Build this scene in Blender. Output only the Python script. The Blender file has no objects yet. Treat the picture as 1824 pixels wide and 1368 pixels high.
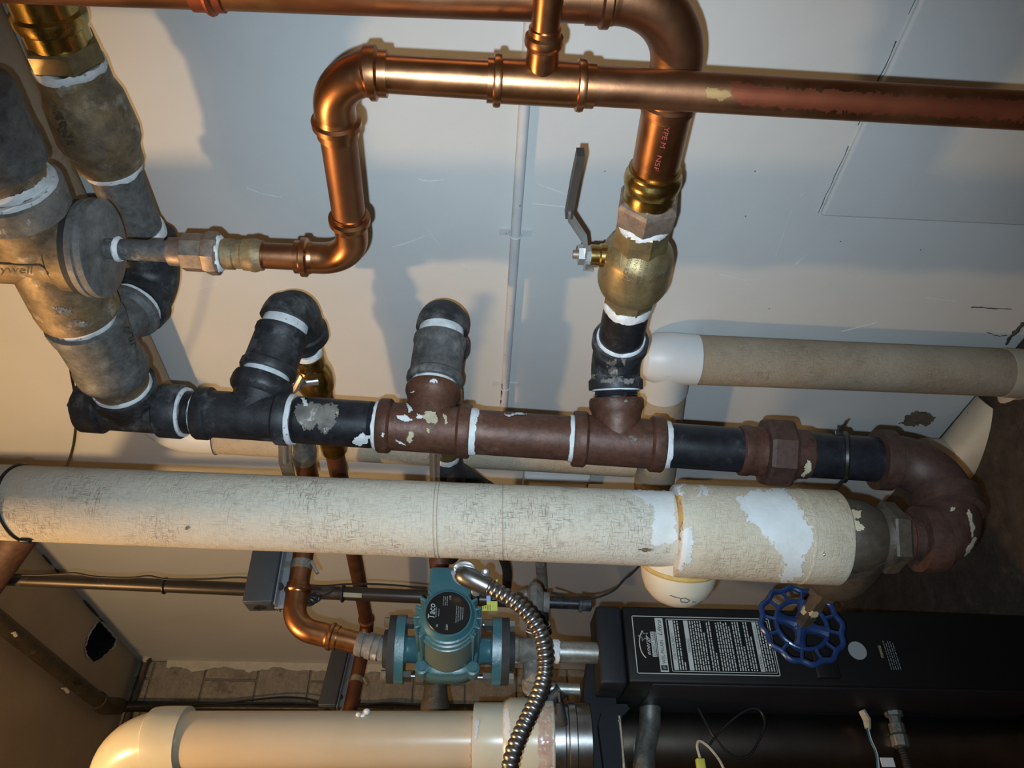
import bpy, bmesh, math, random
from mathutils import Vector, Matrix, noise
from mathutils.bvhtree import BVHTree
random.seed(7)

# ------------------------------------------------------------------ camera, world, lights, exposure
# World: X runs into the painted wall (wall_right, x=0), Y runs into the block wall (wall_back, y=0), Z is up.
# The photograph was taken with the phone turned a quarter: image left is up, image right is down.
F = 1370.0
CAM = Vector((-1.12, -3.26, 1.17))
_dn = Vector((1, -.037, .046)).normalized()
_y = Vector((-104, -1116, 1370)); _y = (_y - _dn * _y.dot(_dn)).normalized()
_z = -_dn
_x = Vector((_y.x, _y.y, -_y.z)).cross(Vector((_z.x, _z.y, -_z.z))); _x = Vector((_x.x, _x.y, -_x.z))
RGT = Vector((_x.x, _y.x, _z.x)); UPV = Vector((_x.y, _y.y, _z.y)); FWD = Vector((_x.z, _y.z, _z.z))

scene = bpy.context.scene
col = scene.collection
cd = bpy.data.cameras.new('camera'); cd.sensor_width = 36; cd.lens = F / 1824 * 36; cd.clip_start = .02
cam = bpy.data.objects.new('camera', cd); col.objects.link(cam)
cam.matrix_world = Matrix(((RGT.x, UPV.x, -FWD.x, CAM.x), (RGT.y, UPV.y, -FWD.y, CAM.y),
                           (RGT.z, UPV.z, -FWD.z, CAM.z), (0, 0, 0, 1)))
scene.camera = cam

world = bpy.data.worlds.new('room_air'); scene.world = world; world.use_nodes = True
world.node_tree.nodes['Background'].inputs[0].default_value = (.9, .78, .62, 1)
world.node_tree.nodes['Background'].inputs[1].default_value = .02

# phone flash, just beside the lens
fl = bpy.data.lights.new('phone_flash', 'SPOT'); fl.energy = 74; fl.color = (.66, .845, 1.0)
fl.spot_size = math.radians(95); fl.spot_blend = 1.0; fl.shadow_soft_size = .004
flo = bpy.data.objects.new('phone_flash', fl); col.objects.link(flo)
flo.matrix_world = cam.matrix_world @ Matrix.Translation((-.019, -.021, 0.0)) @ Matrix.Rotation(math.radians(-3), 4, 'Y')
# warm ceiling bulb
bl = bpy.data.lights.new('ceiling_bulb_light', 'POINT'); bl.energy = 43; bl.color = (1.0, .64, .30); bl.shadow_soft_size = .035
blo = bpy.data.objects.new('ceiling_bulb_light', bl); col.objects.link(blo); blo.location = (-1.22, -2.02, 2.37)

vs = scene.view_settings
vs.view_transform = 'Standard'; vs.look = 'None'; vs.gamma = 1; vs.use_curve_mapping = False; vs.exposure = 0.0

# ------------------------------------------------------------------ geometry helpers
def ray(px, py):
    return RGT * ((px - 912) / F) + UPV * (-(py - 684) / F) + FWD
def at(px, py, X=None, Y=None, Z=None, t=None):
    d = ray(px, py)
    if X is not None: t = (X - CAM.x) / d.x
    elif Y is not None: t = (Y - CAM.y) / d.y
    elif Z is not None: t = (Z - CAM.z) / d.z
    return CAM + d * t
def dep(P): return (P - CAM).dot(FWD)
EX, EY, EZ = Vector((1, 0, 0)), Vector((0, 1, 0)), Vector((0, 0, 1))

class Ax:                      # a straight pipe axis in space
    def __init__(s, P, Q): s.P = P.copy(); s.D = (Q - P).normalized()
    def x(s, v):               # distance along the axis where it is seen at image column v
        a = s.P - CAM; k = v - 912
        return (F * a.dot(RGT) - k * a.dot(FWD)) / (k * s.D.dot(FWD) - F * s.D.dot(RGT))
    def y(s, v):
        a = s.P - CAM; k = 684 - v
        return (F * a.dot(UPV) - k * a.dot(FWD)) / (k * s.D.dot(FWD) - F * s.D.dot(UPV))
    def at(s, d): return s.P + s.D * d
    def px(s, v): return s.at(s.x(v))
    def py(s, v): return s.at(s.y(v))

def frame(D, ref=None):
    D = D.normalized()
    r = ref if ref is not None else (EZ if abs(D.z) < .8 else EX)
    u = (r - D * r.dot(D)).normalized(); return u, D.cross(u)

class MB:
    def __init__(s): s.v = []; s.f = []
    def ringset(s, rings, cap0=True, cap1=True, closed=False):
        b = len(s.v); n = len(rings[0])
        for r in rings: s.v += r
        m = len(rings)
        for i in range(m if closed else m - 1):
            a0 = b + i * n; a1 = b + ((i + 1) % m) * n
            for j in range(n):
                k = (j + 1) % n
                s.f.append((a0 + j, a0 + k, a1 + k, a1 + j))
        if not closed:
            if cap0: s.f.append(tuple(b + j for j in range(n - 1, -1, -1)))
            if cap1: s.f.append(tuple(b + (m - 1) * n + j for j in range(n)))
        return s
    def lathe(s, P, D, prof, seg=36, phase=0, cap0=True, cap1=True, ref=None, jag=0, sd=0):
        u, w = frame(D, ref); D = D.normalized(); rings = []
        for i, (d, r) in enumerate(prof):
            ring = []
            for j in range(seg):
                a = phase + 2 * math.pi * j / seg
                dd = d; rr = r
                if jag:
                    nz = noise.noise(Vector((math.cos(a) * 3, math.sin(a) * 3, sd + i * 7.3)))
                    dd += nz * jag; rr += noise.noise(Vector((math.cos(a) * 5, math.sin(a) * 5, sd + i * 3.1 + 40))) * jag * .25
                ring.append(P + D * dd + (u * math.cos(a) + w * math.sin(a)) * max(rr, 1e-5))
            rings.append(ring)
        return s.ringset(rings, cap0, cap1)
    def tube(s, pts, r, seg=16, closed=False, cap=True, ref=None):
        n = len(pts); T = []
        for i in range(n):
            if closed: a = pts[(i + 1) % n] - pts[i - 1]
            else: a = pts[min(i + 1, n - 1)] - pts[max(i - 1, 0)]
            T.append(a.normalized())
        u, w = frame(T[0], ref); rings = []
        for i in range(n):
            u = (u - T[i] * u.dot(T[i])).normalized(); w = T[i].cross(u)
            rr = r(i) if callable(r) else (r[i] if isinstance(r, (list, tuple)) else r)
            rings.append([pts[i] + (u * math.cos(2 * math.pi * j / seg) + w * math.sin(2 * math.pi * j / seg)) * rr for j in range(seg)])
        return s.ringset(rings, cap, cap, closed)
    def torus(s, c, D, R, r, seg=36, sub=10):
        u, w = frame(D)
        return s.tube([c + (u * math.cos(2 * math.pi * i / seg) + w * math.sin(2 * math.pi * i / seg)) * R for i in range(seg)], r, sub, True)
    def box(s, c, sx, sy, sz, ax=None, bev=0.0):
        ax = ax or (EX, EY, EZ)
        bm = bmesh.new(); bmesh.ops.create_cube(bm, size=1)
        for v in bm.verts: v.co = Vector((v.co.x * sx, v.co.y * sy, v.co.z * sz))
        if bev: bmesh.ops.bevel(bm, geom=list(bm.edges), offset=bev, segments=3, affect='EDGES', profile=.5)
        b = len(s.v); bm.verts.index_update()
        for v in bm.verts: s.v.append(c + ax[0] * v.co.x + ax[1] * v.co.y + ax[2] * v.co.z)
        for f in bm.faces: s.f.append(tuple(b + v.index for v in f.verts))
        bm.free(); return s
    def prism(s, poly, D):     # poly: list of Vectors, extruded by D
        b = len(s.v); n = len(poly)
        s.v += list(poly) + [p + D for p in poly]
        s.f.append(tuple(b + i for i in range(n))); s.f.append(tuple(b + n + i for i in range(n - 1, -1, -1)))
        for i in range(n):
            j = (i + 1) % n; s.f.append((b + j, b + i, b + n + i, b + n + j))
        return s
    def sphere(s, c, r, D=None, seg=16, half=False, k=1.0):
        D = D or EZ; n = 9; prof = []
        for i in range(n + 1):
            a = -math.pi / 2 + math.pi * i / n if not half else math.pi / 2 * i / n
            prof.append((math.sin(a) * r * k, max(math.cos(a) * r, 1e-4)))
        return s.lathe(c, D, prof, seg)
ORG = {}; BV = {}
def build(mb, name, mt, parent=None, smooth=35):
    o0 = ORG[parent.name] if parent is not None else (sum(mb.v, Vector()) / len(mb.v))
    me = bpy.data.meshes.new(name)
    me.from_pydata([tuple(p - o0) for p in mb.v], [], mb.f)
    bm = bmesh.new(); bm.from_mesh(me); bmesh.ops.recalc_face_normals(bm, faces=bm.faces); bm.to_mesh(me); bm.free()
    if smooth:
        me.polygons.foreach_set('use_smooth', [True] * len(me.polygons)); me.set_sharp_from_angle(angle=math.radians(smooth))
    me.materials.append(mt)
    o = bpy.data.objects.new(name, me); col.objects.link(o)
    if parent is not None: o.parent = parent
    else: o.location = o0
    ORG[o.name] = o0; BV[o.name] = (mb.v, mb.f)
    return o
MB.build = lambda s, name, mt, parent=None, smooth=35: build(s, name, mt, parent, smooth)

def thing(name, label, cat, loc, group=None):
    o = bpy.data.objects.new(name, None); col.objects.link(o); o.empty_display_size = .03
    o.location = loc; o['label'] = label; o['category'] = cat
    if group: o['group'] = group
    ORG[o.name] = Vector(loc); return o
def tag(o, label, cat, group=None):
    o['label'] = label; o['category'] = cat
    if group: o['group'] = group
    return o
def struct(o, label=None):
    o['kind'] = 'structure'
    if label: o['label'] = label
    return o

def prof(ax, by, st, k=1.0):   # stations (image position of the axis, apparent diameter) -> (distance, radius) in metres
    out = []
    for p, w in st:
        d = ax.x(p) if by == 'x' else ax.y(p)
        out.append((d, w / 2 * dep(ax.at(d)) / F * k))
    return out
def rev(name, ax, by, st, mt, parent, seg=40, phase=0, k=1.0, smooth=35, jag=0, sd=0, cap0=True, cap1=True):
    return MB().lathe(ax.P, ax.D, prof(ax, by, st, k), seg, phase, cap0, cap1, jag=jag, sd=sd).build(name, mt, parent, smooth)

def fillet(pts, R, n=14):
    out = [pts[0]]
    for i in range(1, len(pts) - 1):
        a, b, c = pts[i - 1], pts[i], pts[i + 1]
        r = R[i - 1] if isinstance(R, (list, tuple)) else R
        u = (a - b).normalized(); v = (c - b).normalized()
        ang = math.acos(max(-1, min(1, u.dot(v))))
        if ang > math.pi - .02 or r <= 0: out.append(b); continue
        t = min(r / math.tan(ang / 2), (a - b).length * .98, (c - b).length * .98)
        r = t * math.tan(ang / 2)
        bis = (u + v).normalized(); ctr = b + bis * (r / math.sin(ang / 2))
        p0 = b + u * t - ctr; p1 = b + v * t - ctr
        full = math.acos(max(-1, min(1, p0.normalized().dot(p1.normalized()))))
        axis = p0.cross(p1).normalized()
        for k in range(n + 1):
            out.append(ctr + Matrix.Rotation(full * k / n, 3, axis) @ p0)
    out.append(pts[-1]); return out
def resample(pts, step):
    out = [pts[0]]
    for a, b in zip(pts, pts[1:]):
        L = (b - a).length; n = max(1, int(round(L / step)))
        for k in range(1, n + 1): out.append(a.lerp(b, k / n))
    return out
def catmull(pts, n=10):
    P = [pts[0] * 2 - pts[1]] + pts + [pts[-1] * 2 - pts[-2]]; out = []
    for i in range(1, len(P) - 2):
        for k in range(n):
            t = k / n
            a, b, c, d = P[i - 1], P[i], P[i + 1], P[i + 2]
            out.append(.5 * ((2 * b) + (c - a) * t + (2 * a - 5 * b + 4 * c - d) * t * t + (3 * b - a - 3 * c + d) * t ** 3))
    out.append(pts[-1]); return out
def sweep(name, pts, R, r, mt, parent, ends=(), seg=28, step=.004, cap=True):
    """bent pipe or elbow; ends = [(distance from either end, radius), ...] for collars and beads"""
    p = resample(fillet(pts, R), step); L = [0]
    for a, b in zip(p, p[1:]): L.append(L[-1] + (b - a).length)
    T = L[-1]
    def rad(i):
        d = min(L[i], T - L[i]); rr = r
        for lo, hi, er in ends:
            if lo <= d <= hi: rr = max(rr, er)
        return rr
    return MB().tube(p, [rad(i) for i in range(len(p))], seg, cap=cap).build(name, mt, parent)

def cast(names, px, py, off=0.0):
    d = ray(px, py); best = None
    for n in names:
        b = BVC.get(n)
        if b is None:
            v, f = BV[n]; b = BVC[n] = BVHTree.FromPolygons([tuple(q) for q in v], f)
        h = b.ray_cast(CAM, d.normalized())
        if h[0] is not None and (best is None or h[3] < best[3]): best = h
    if best is None: return None
    nrm = best[1]
    if nrm.dot(d) > 0: nrm = -nrm
    return best[0] + nrm * off
BVC = {}
def inside(p, poly):
    x, y = p; c = False; n = len(poly)
    for i in range(n):
        x1, y1 = poly[i]; x2, y2 = poly[(i + 1) % n]
        if (y1 > y) != (y2 > y) and x < (x2 - x1) * (y - y1) / (y2 - y1) + x1: c = not c
    return c
def splash(name, targets, polys, mt, parent, step=3.0, off=.0009, jag=4.0, dens=1.0, sd=0):
    """a thin film (paint, paste, paper) lying on the surface of other parts, with ragged edges"""
    step = min(step, 1.8)
    if len(polys) > 1:
        for i, p in enumerate(polys): splash(name, targets, [p], mt, parent, step, off, jag, dens, sd + i)
        return
    mb = MB(); idx = {}
    tn = [o.name for o in targets]
    for poly in polys:
        xs = [p[0] for p in poly]; ys = [p[1] for p in poly]
        x0, y0 = min(xs) - jag, min(ys) - jag
        nx = int((max(xs) + jag - x0) / step) + 1; ny = int((max(ys) + jag - y0) / step) + 1
        for i in range(nx):
            for j in range(ny):
                cx, cy = x0 + (i + .5) * step, y0 + (j + .5) * step
                q = Vector((cx * .09, cy * .09, sd)); q2 = Vector((cx * .3, cy * .3, sd + 9))
                w = (noise.noise(q) + .5 * noise.noise(q2)) * jag
                w2 = (noise.noise(q + Vector((31, 7, 0))) + .5 * noise.noise(q2 + Vector((3, 17, 0)))) * jag
                if not inside((cx + w, cy + w2), poly): continue
                if dens < 1 and noise.noise(Vector((cx * .16, cy * .16, sd + 50))) * .5 + .5 > dens: continue
                vs_ = []
                for (a, b) in ((i, j), (i + 1, j), (i + 1, j + 1), (i, j + 1)):
                    key = (id(poly), a, b)
                    if key not in idx:
                        h = cast(tn, x0 + a * step, y0 + b * step, off)
                        idx[key] = -1 if h is None else len(mb.v)
                        if h is not None: mb.v.append(h)
                    vs_.append(idx[key])
                if min(vs_) < 0: continue
                P = [mb.v[k] for k in vs_]
                if max((P[0] - P[2]).length, (P[1] - P[3]).length) > .03: continue
                mb.f.append(tuple(vs_))
    if not mb.f: return None
    return mb.build(name, mt, parent, smooth=60)
def stroke(name, targets, lines, r, mt, parent, off=.0004):
    if len(lines) > 1:
        for ln in lines: stroke(name, targets, [ln], r, mt, parent, off)
        return
    mb = MB(); tn = [o.name for o in targets]
    for ln in lines:
        pts = []
        for a, b in zip(ln, ln[1:]):
            for k in range(6):
                h = cast(tn, a[0] + (b[0] - a[0]) * k / 6, a[1] + (b[1] - a[1]) * k / 6, off)
                if h is not None: pts.append(h)
        h = cast(tn, *ln[-1], off)
        if h is not None: pts.append(h)
        if len(pts) > 1: mb.tube(pts, r, 6)
    if mb.f: return mb.build(name, mt, parent)
def textmesh(body, size, extrude=0.0, shear=0.0, align='LEFT', space=1.0):
    c = bpy.data.curves.new('lettering', 'FONT'); c.body = body; c.size = size; c.extrude = extrude; c.shear = shear; c.align_x = align
    c.space_character = space; c.resolution_u = 3
    o = bpy.data.objects.new('lettering', c); col.objects.link(o)
    dg = bpy.context.evaluated_depsgraph_get(); dg.update()
    me = bpy.data.meshes.new_from_object(o.evaluated_get(dg))
    v = [x.co.copy() for x in me.vertices]; f = [tuple(p.vertices) for p in me.polygons]
    bpy.data.objects.remove(o); bpy.data.curves.remove(c); bpy.data.meshes.remove(me)
    return v, f
def surftext(name, target, txt, p0, p1, hpx, mt, parent, off=.0006, lift=0):
    """lettering that follows a curved surface: baseline from p0 to p1, letter height hpx"""
    v, f = textmesh(txt, 1.0)
    w = max(q.x for q in v) - min(q.x for q in v); x0 = min(q.x for q in v)
    dx, dy = p1[0] - p0[0], p1[1] - p0[1]; L_ = math.hypot(dx, dy); ux, uy = dx / L_, dy / L_; nx, ny = uy, -ux
    mb = MB(); ok = {}
    for i, q in enumerate(v):
        a = (q.x - x0) / w * L_; b = q.y / .72 * hpx
        h = cast([target.name], p0[0] + ux * a + nx * b, p0[1] + uy * a + ny * b, off)
        if h is not None: ok[i] = len(mb.v); mb.v.append(h)
    for q in f:
        if all(i in ok for i in q): mb.f.append(tuple(ok[i] for i in q))
    if mb.f: return mb.build(name, mt, parent, 0)
def addtext(mb, body, size, O, U, V, N, sx=1.0, extrude=0.0, shear=0.0, align='LEFT', fit=None, bend=None):
    v, f = textmesh(body, size, extrude, shear, align)
    if not v: return
    if fit:
        w = max(p.x for p in v) - min(p.x for p in v); sx = fit / max(w, 1e-6)
    b = len(mb.v)
    for p in v:
        q = O + U * (p.x * sx) + V * p.y + N * p.z
        mb.v.append(q)
    mb.f += [tuple(b + i for i in q) for q in f]

# ------------------------------------------------------------------ materials
MATS = {}
def mat(name, c1, c2=None, c3=None, rough=.6, metal=0.0, s1=12, s3=30, t3=.62, w3=.06, bump=.0, bs=200, r2=None, spec=.5, lo=.35, hi=.65, aniso=None, coat=0, grit=0.0, gs=150):
    m = bpy.data.materials.new(name); m.use_nodes = True; nt = m.node_tree; N = nt.nodes; L = nt.links
    bs_ = N['Principled BSDF']; bs_.inputs['Metallic'].default_value = metal; bs_.inputs['Roughness'].default_value = rough
    bs_.inputs['Specular IOR Level'].default_value = spec
    if coat: bs_.inputs['Coat Weight'].default_value = coat; bs_.inputs['Coat Roughness'].default_value = .15
    tc = N.new('ShaderNodeTexCoord'); src = tc.outputs['Object']
    if aniso:
        mp = N.new('ShaderNodeMapping'); mp.inputs['Scale'].default_value = aniso; L.new(src, mp.inputs['Vector']); src = mp.outputs['Vector']
    out = None
    def nz(scale, det=4, rgh=.6):
        n = N.new('ShaderNodeTexNoise'); n.inputs['Scale'].default_value = scale; n.inputs['Detail'].default_value = det
        n.inputs['Roughness'].default_value = rgh; L.new(src, n.inputs['Vector']); return n.outputs['Fac']
    def rng(f, a, b):
        r = N.new('ShaderNodeMapRange'); r.inputs['From Min'].default_value = a; r.inputs['From Max'].default_value = b; L.new(f, r.inputs['Value']); return r.outputs['Result']
    def mix(f, a, b):
        x = N.new('ShaderNodeMix'); x.data_type = 'RGBA'; L.new(f, x.inputs['Factor'])
        for sock, val in ((x.inputs['A'], a), (x.inputs['B'], b)):
            if isinstance(val, tuple): sock.default_value = (*val, 1)
            else: L.new(val, sock)
        return x.outputs['Result']
    m['_'] = 1
    cur = c1
    if c2 is not None: cur = mix(rng(nz(s1, 6), lo, hi), c1, c2)
    if c3 is not None: cur = mix(rng(nz(s3, 5, .7), t3, t3 + w3), cur, c3)
    if grit:
        x = N.new('ShaderNodeMix'); x.data_type = 'RGBA'; x.blend_type = 'MULTIPLY'; x.inputs['Factor'].default_value = 1.0
        g = N.new('ShaderNodeMapRange'); g.inputs['From Min'].default_value = .32; g.inputs['From Max'].default_value = .68
        g.inputs['To Min'].default_value = 1 - grit; g.inputs['To Max'].default_value = 1 + grit; L.new(nz(gs, 8, .75), g.inputs['Value'])
        if isinstance(cur, tuple): x.inputs['A'].default_value = (*cur, 1)
        else: L.new(cur, x.inputs['A'])
        L.new(g.outputs['Result'], x.inputs['B']); cur = x.outputs['Result']
    if isinstance(cur, tuple): bs_.inputs['Base Color'].default_value = (*cur, 1)
    else: L.new(cur, bs_.inputs['Base Color'])
    if r2 is not None:
        rr = N.new('ShaderNodeMapRange'); rr.inputs['From Min'].default_value = .3; rr.inputs['From Max'].default_value = .7
        rr.inputs['To Min'].default_value = rough; rr.inputs['To Max'].default_value = r2; L.new(nz(s1 * 1.7, 4), rr.inputs['Value']); L.new(rr.outputs['Result'], bs_.inputs['Roughness'])
    if bump:
        b = N.new('ShaderNodeBump'); b.inputs['Strength'].default_value = 1.0; b.inputs['Distance'].default_value = bump
        L.new(nz(bs, 7, .65), b.inputs['Height']); L.new(b.outputs['Normal'], bs_.inputs['Normal'])
    del m['_']
    MATS[name] = m; return m

m_copper = mat('copper', (.52, .25, .115), (.40, .18, .08), rough=.26, metal=1, s1=14, r2=.38, bump=.00012, bs=60)
m_copper_dull = mat('dull_copper', (.40, .19, .095), (.28, .12, .06), (.36, .21, .095), rough=.34, metal=1, s1=8, s3=9, t3=.60, w3=.12, r2=.5, bump=.00012, bs=90)
m_copper_dark = mat('oxidised_copper', (.22, .09, .045), (.13, .055, .035), rough=.42, metal=.75, s1=16, r2=.6)
m_copper_red = mat('red_stained_copper', (.36, .10, .045), (.20, .05, .03), rough=.42, metal=.85, s1=7, r2=.55, lo=.3, hi=.7)
m_brass = mat('brass', (.34, .255, .12), (.27, .215, .12), (.42, .38, .29), grit=.3, gs=60, rough=.42, metal=.8, s1=18, s3=22, t3=.6, w3=.1, r2=.5, bump=.0002, bs=120)
m_brass_shiny = mat('polished_brass', (.55, .38, .12), (.40, .28, .10), rough=.2, metal=1, s1=30, r2=.32, bump=.0003, bs=70)
m_brass_dull = mat('tarnished_brass', (.26, .18, .085), (.16, .13, .095), (.42, .38, .31), grit=.45, gs=60, rough=.5, metal=.55, s1=14, s3=16, t3=.57, w3=.12, r2=.68, bump=.0004, bs=150)
m_brass_dark = mat('blackened_brass', (.085, .064, .042), (.055, .043, .03), (.14, .105, .065), grit=.35, gs=70, rough=.58, metal=.25, s1=14, s3=20, t3=.6, w3=.1, r2=.6, bump=.0006, bs=60)
m_bronze = mat('bronze', grit=.4, gs=80, c1=(.28, .20, .15), c2=(.20, .17, .14), c3=(.50, .20, .10), rough=.5, metal=.6, s1=30, s3=24, t3=.62, w3=.08)
m_black_iron = mat('black_iron', grit=.5, gs=70, c1=(.032, .033, .036), c2=(.018, .018, .02), c3=(.17, .17, .17), rough=.46, metal=.2, s1=20, s3=14, t3=.52, w3=.24, r2=.6, bump=.0003, bs=160)
m_black_pipe = mat('black_steel_pipe', grit=.5, gs=50, c1=(.02, .021, .026), c2=(.012, .012, .014), c3=(.08, .085, .10), rough=.34, metal=.3, s1=16, s3=14, t3=.58, w3=.22, r2=.5, bump=.0001, bs=140)
m_grey_iron = mat('dusty_grey_iron', grit=.5, gs=70, c1=(.13, .127, .12), c2=(.07, .068, .066), c3=(.22, .21, .19), rough=.55, metal=.25, s1=12, s3=18, t3=.58, w3=.14, r2=.7, bump=.0004, bs=140)
m_rust = mat('rusty_iron', grit=.45, gs=80, c1=(.115, .047, .026), c2=(.072, .03, .02), c3=(.15, .105, .08), rough=.44, metal=.25, s1=10, s3=13, t3=.58, w3=.2, r2=.62, bump=.0005, bs=120)
m_rust_dark = mat('dark_rusty_iron', grit=.45, gs=80, c1=(.085, .04, .027), c2=(.05, .027, .02), c3=(.13, .10, .085), rough=.5, metal=.25, s1=10, s3=13, t3=.62, w3=.2, r2=.65, bump=.0003, bs=170)
m_tape = mat('white_thread_sealant', (.70, .72, .73), (.56, .565, .55), (.24, .21, .16), rough=.65, s1=60, s3=90, t3=.62, w3=.05, bump=.0006, bs=160)
m_cream = mat('cream_putty', (.50, .44, .30), (.40, .34, .22), rough=.7, s1=60, bump=.0008, bs=150)
m_yellow = mat('yellow_fibreglass', (.50, .33, .10), (.40, .24, .07), rough=.95, s1=40, bump=.002, bs=180)
m_white_paint = mat('white_lagging_paste', (.58, .585, .57), (.50, .50, .475), (.38, .34, .25), rough=.7, s1=25, s3=45, t3=.68, w3=.05, bump=.0008, bs=90)
m_galv = mat('galvanised_steel', grit=.3, gs=90, c1=(.42, .41, .38), c2=(.30, .30, .27), c3=(.18, .17, .14), rough=.34, metal=.85, s1=24, s3=40, t3=.62, w3=.1, r2=.5)
m_galv_dirty = mat('scaled_iron', (.22, .20, .17), (.10, .09, .08), (.48, .46, .42), rough=.8, s1=40, s3=50, t3=.6, w3=.08, bump=.0015, bs=130)
m_chrome = mat('bright_zinc', (.62, .62, .61), (.50, .50, .49), rough=.26, metal=.85, s1=40)
m_steel = mat('bare_steel', (.33, .32, .31), (.22, .215, .21), rough=.36, metal=1, s1=30)
m_handle = mat('dark_vinyl_lever', (.045, .04, .032), (.03, .027, .024), rough=.5, s1=30)
m_pvc_white = mat('white_pvc_jacket', (.66, .67, .67), (.60, .60, .58), rough=.42, s1=8)
m_pvc_aged = mat('aged_pvc_jacket', (.52, .45, .34), (.44, .37, .27), (.10, .085, .06), rough=.5, s1=10, s3=70, t3=.71, w3=.02)
m_pvc = mat('cream_pvc', (.56, .46, .325), (.51, .41, .28), rough=.3, s1=6, coat=.15)
m_pvc_fit = mat('ivory_pvc_fitting', (.60, .56, .44), (.54, .50, .37), rough=.28, s1=8, coat=.15)
m_primer = mat('purple_brown_primer', (.40, .22, .16), (.58, .42, .32), rough=.5, s1=30)
m_box = mat('grey_control_enamel', (.036, .043, .052), (.031, .037, .045), rough=.45, s1=20)
m_box_plate = mat('grey_zinc_plate', (.26, .275, .29), (.22, .23, .24), rough=.45, metal=.4, s1=20)
m_teal = mat('teal_pump_enamel', (.042, .125, .145), (.034, .105, .122), rough=.32, s1=14, bump=.0006, bs=110, coat=.2)
m_olive = mat('olive_motor_enamel', (.10, .12, .085), (.075, .10, .08), rough=.38, s1=10, bump=.0003, bs=300)
m_black = mat('black_plastic', (.012, .012, .013), rough=.42)
m_rubber = mat('black_rubber', (.016, .015, .014), (.024, .022, .02), rough=.7, s1=40, bump=.0005, bs=120)
m_blue = mat('blue_wheel_enamel', (.011, .036, .125), (.008, .024, .085), (.16, .17, .19), rough=.3, s1=18, s3=26, t3=.63, w3=.1, coat=.3, bump=.0005, bs=90)
m_boiler = mat('black_boiler_enamel', (.0045, .0043, .0043), (.003, .003, .003), rough=.55, spec=.3, s1=8, bump=.00015, bs=500)
m_boiler2 = mat('charcoal_boiler_plastic', (.011, .012, .0155), (.008, .0085, .011), (.04, .042, .05), rough=.55, spec=.3, s1=10, s3=22, t3=.72, w3=.08, bump=.0002, bs=500)
m_gloss = mat('gloss_black_drum', (.20, .175, .15), (.13, .105, .085), rough=.36, metal=1, s1=6)
m_ink = mat('silver_print', (.42, .43, .40), rough=.5)
m_inkdark = mat('black_print', (.01, .01, .01), rough=.5)
m_labelblack = mat('black_label_film', (.006, .006, .006), rough=.35)
m_grey_dot = mat('grey_sticker', (.24, .245, .25), rough=.55)
m_yellow_tag = mat('yellow_tag', (.55, .52, .08), rough=.5)
m_blue_tag = mat('pale_blue_tag', (.30, .40, .60), rough=.5)
m_paper = mat('yellowed_paper_label', (.46, .37, .21), (.38, .30, .16), rough=.8, s1=40)
m_white_bit = mat('white_plastic', (.68, .68, .68), rough=.5)
m_marker = mat('marker_ink', (.05, .045, .045), rough=.7)
m_red_ink = mat('faded_red_print', (.30, .05, .05), rough=.5)
m_conduit = mat('painted_conduit', (.56, .56, .56), (.48, .49, .49), (.10, .095, .09), rough=.5, s1=14, s3=60, t3=.64, w3=.05, bump=.0003, bs=90)

def canvas_mat(name, base, base2, dirt, amount=.5, along='Z'):
    m = bpy.data.materials.new(name); m.use_nodes = True; nt = m.node_tree; N = nt.nodes; L = nt.links
    b = N['Principled BSDF']; b.inputs['Roughness'].default_value = .78; b.inputs['Specular IOR Level'].default_value = .3
    tc = N.new('ShaderNodeTexCoord')
    def nz(scale, vec, det=4):
        mp = N.new('ShaderNodeMapping'); mp.inputs['Scale'].default_value = vec; L.new(tc.outputs['Object'], mp.inputs['Vector'])
        n = N.new('ShaderNodeTexNoise'); n.inputs['Scale'].default_value = scale; n.inputs['Detail'].default_value = det; n.inputs['Roughness'].default_value = .6
        L.new(mp.outputs['Vector'], n.inputs['Vector']); return n.outputs['Fac']
    def rng(f, a, c):
        r = N.new('ShaderNodeMapRange'); r.inputs['From Min'].default_value = a; r.inputs['From Max'].default_value = c; L.new(f, r.inputs['Value']); return r.outputs['Result']
    def mul(a, c):
        x = N.new('ShaderNodeMath'); x.operation = 'MULTIPLY'
        for i, q in enumerate((a, c)):
            if isinstance(q, float): x.inputs[i].default_value = q
            else: L.new(q, x.inputs[i])
        return x.outputs[0]
    def mx(a, c):
        x = N.new('ShaderNodeMath'); x.operation = 'MAXIMUM'; L.new(a, x.inputs[0]); L.new(c, x.inputs[1]); return x.outputs[0]
    def mix(f, a, c):
        x = N.new('ShaderNodeMix'); x.data_type = 'RGBA'; L.new(f, x.inputs['Factor'])
        for sock, val in ((x.inputs['A'], a), (x.inputs['B'], c)):
            if isinstance(val, tuple): sock.default_value = (*val, 1)
            else: L.new(val, sock)
        return x.outputs['Result']
    if along == 'Z': v1, v2 = (1, 1, .13), (.16, .16, 1)
    else: v1, v2 = (1, .13, 1), (.16, 1, .16)
    weave = mx(rng(nz(620, v1, 3), .52, .70), rng(nz(560, v2, 3), .52, .70))
    patch = rng(nz(11, (1, 1, 1), 6), .44, .64)
    big = rng(nz(5, (1, 1, 1)), .3, .7)
    stain = rng(nz(14, (1, 1, 1), 6), .60, .74)
    c = mix(big, base, base2)
    c = mix(mul(stain, .55 * amount + .1), c, dirt)
    c = mix(mul(mul(weave, patch), amount), c, dirt)
    L.new(c, b.inputs['Base Color'])
    bp = N.new('ShaderNodeBump'); bp.inputs['Distance'].default_value = .0016
    ad = N.new('ShaderNodeMath'); ad.operation = 'ADD'; L.new(nz(60, (1, 1, 1)), ad.inputs[0]); L.new(mul(weave, .25), ad.inputs[1])
    L.new(ad.outputs[0], bp.inputs['Height']); L.new(bp.outputs['Normal'], b.inputs['Normal'])
    return m
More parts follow.
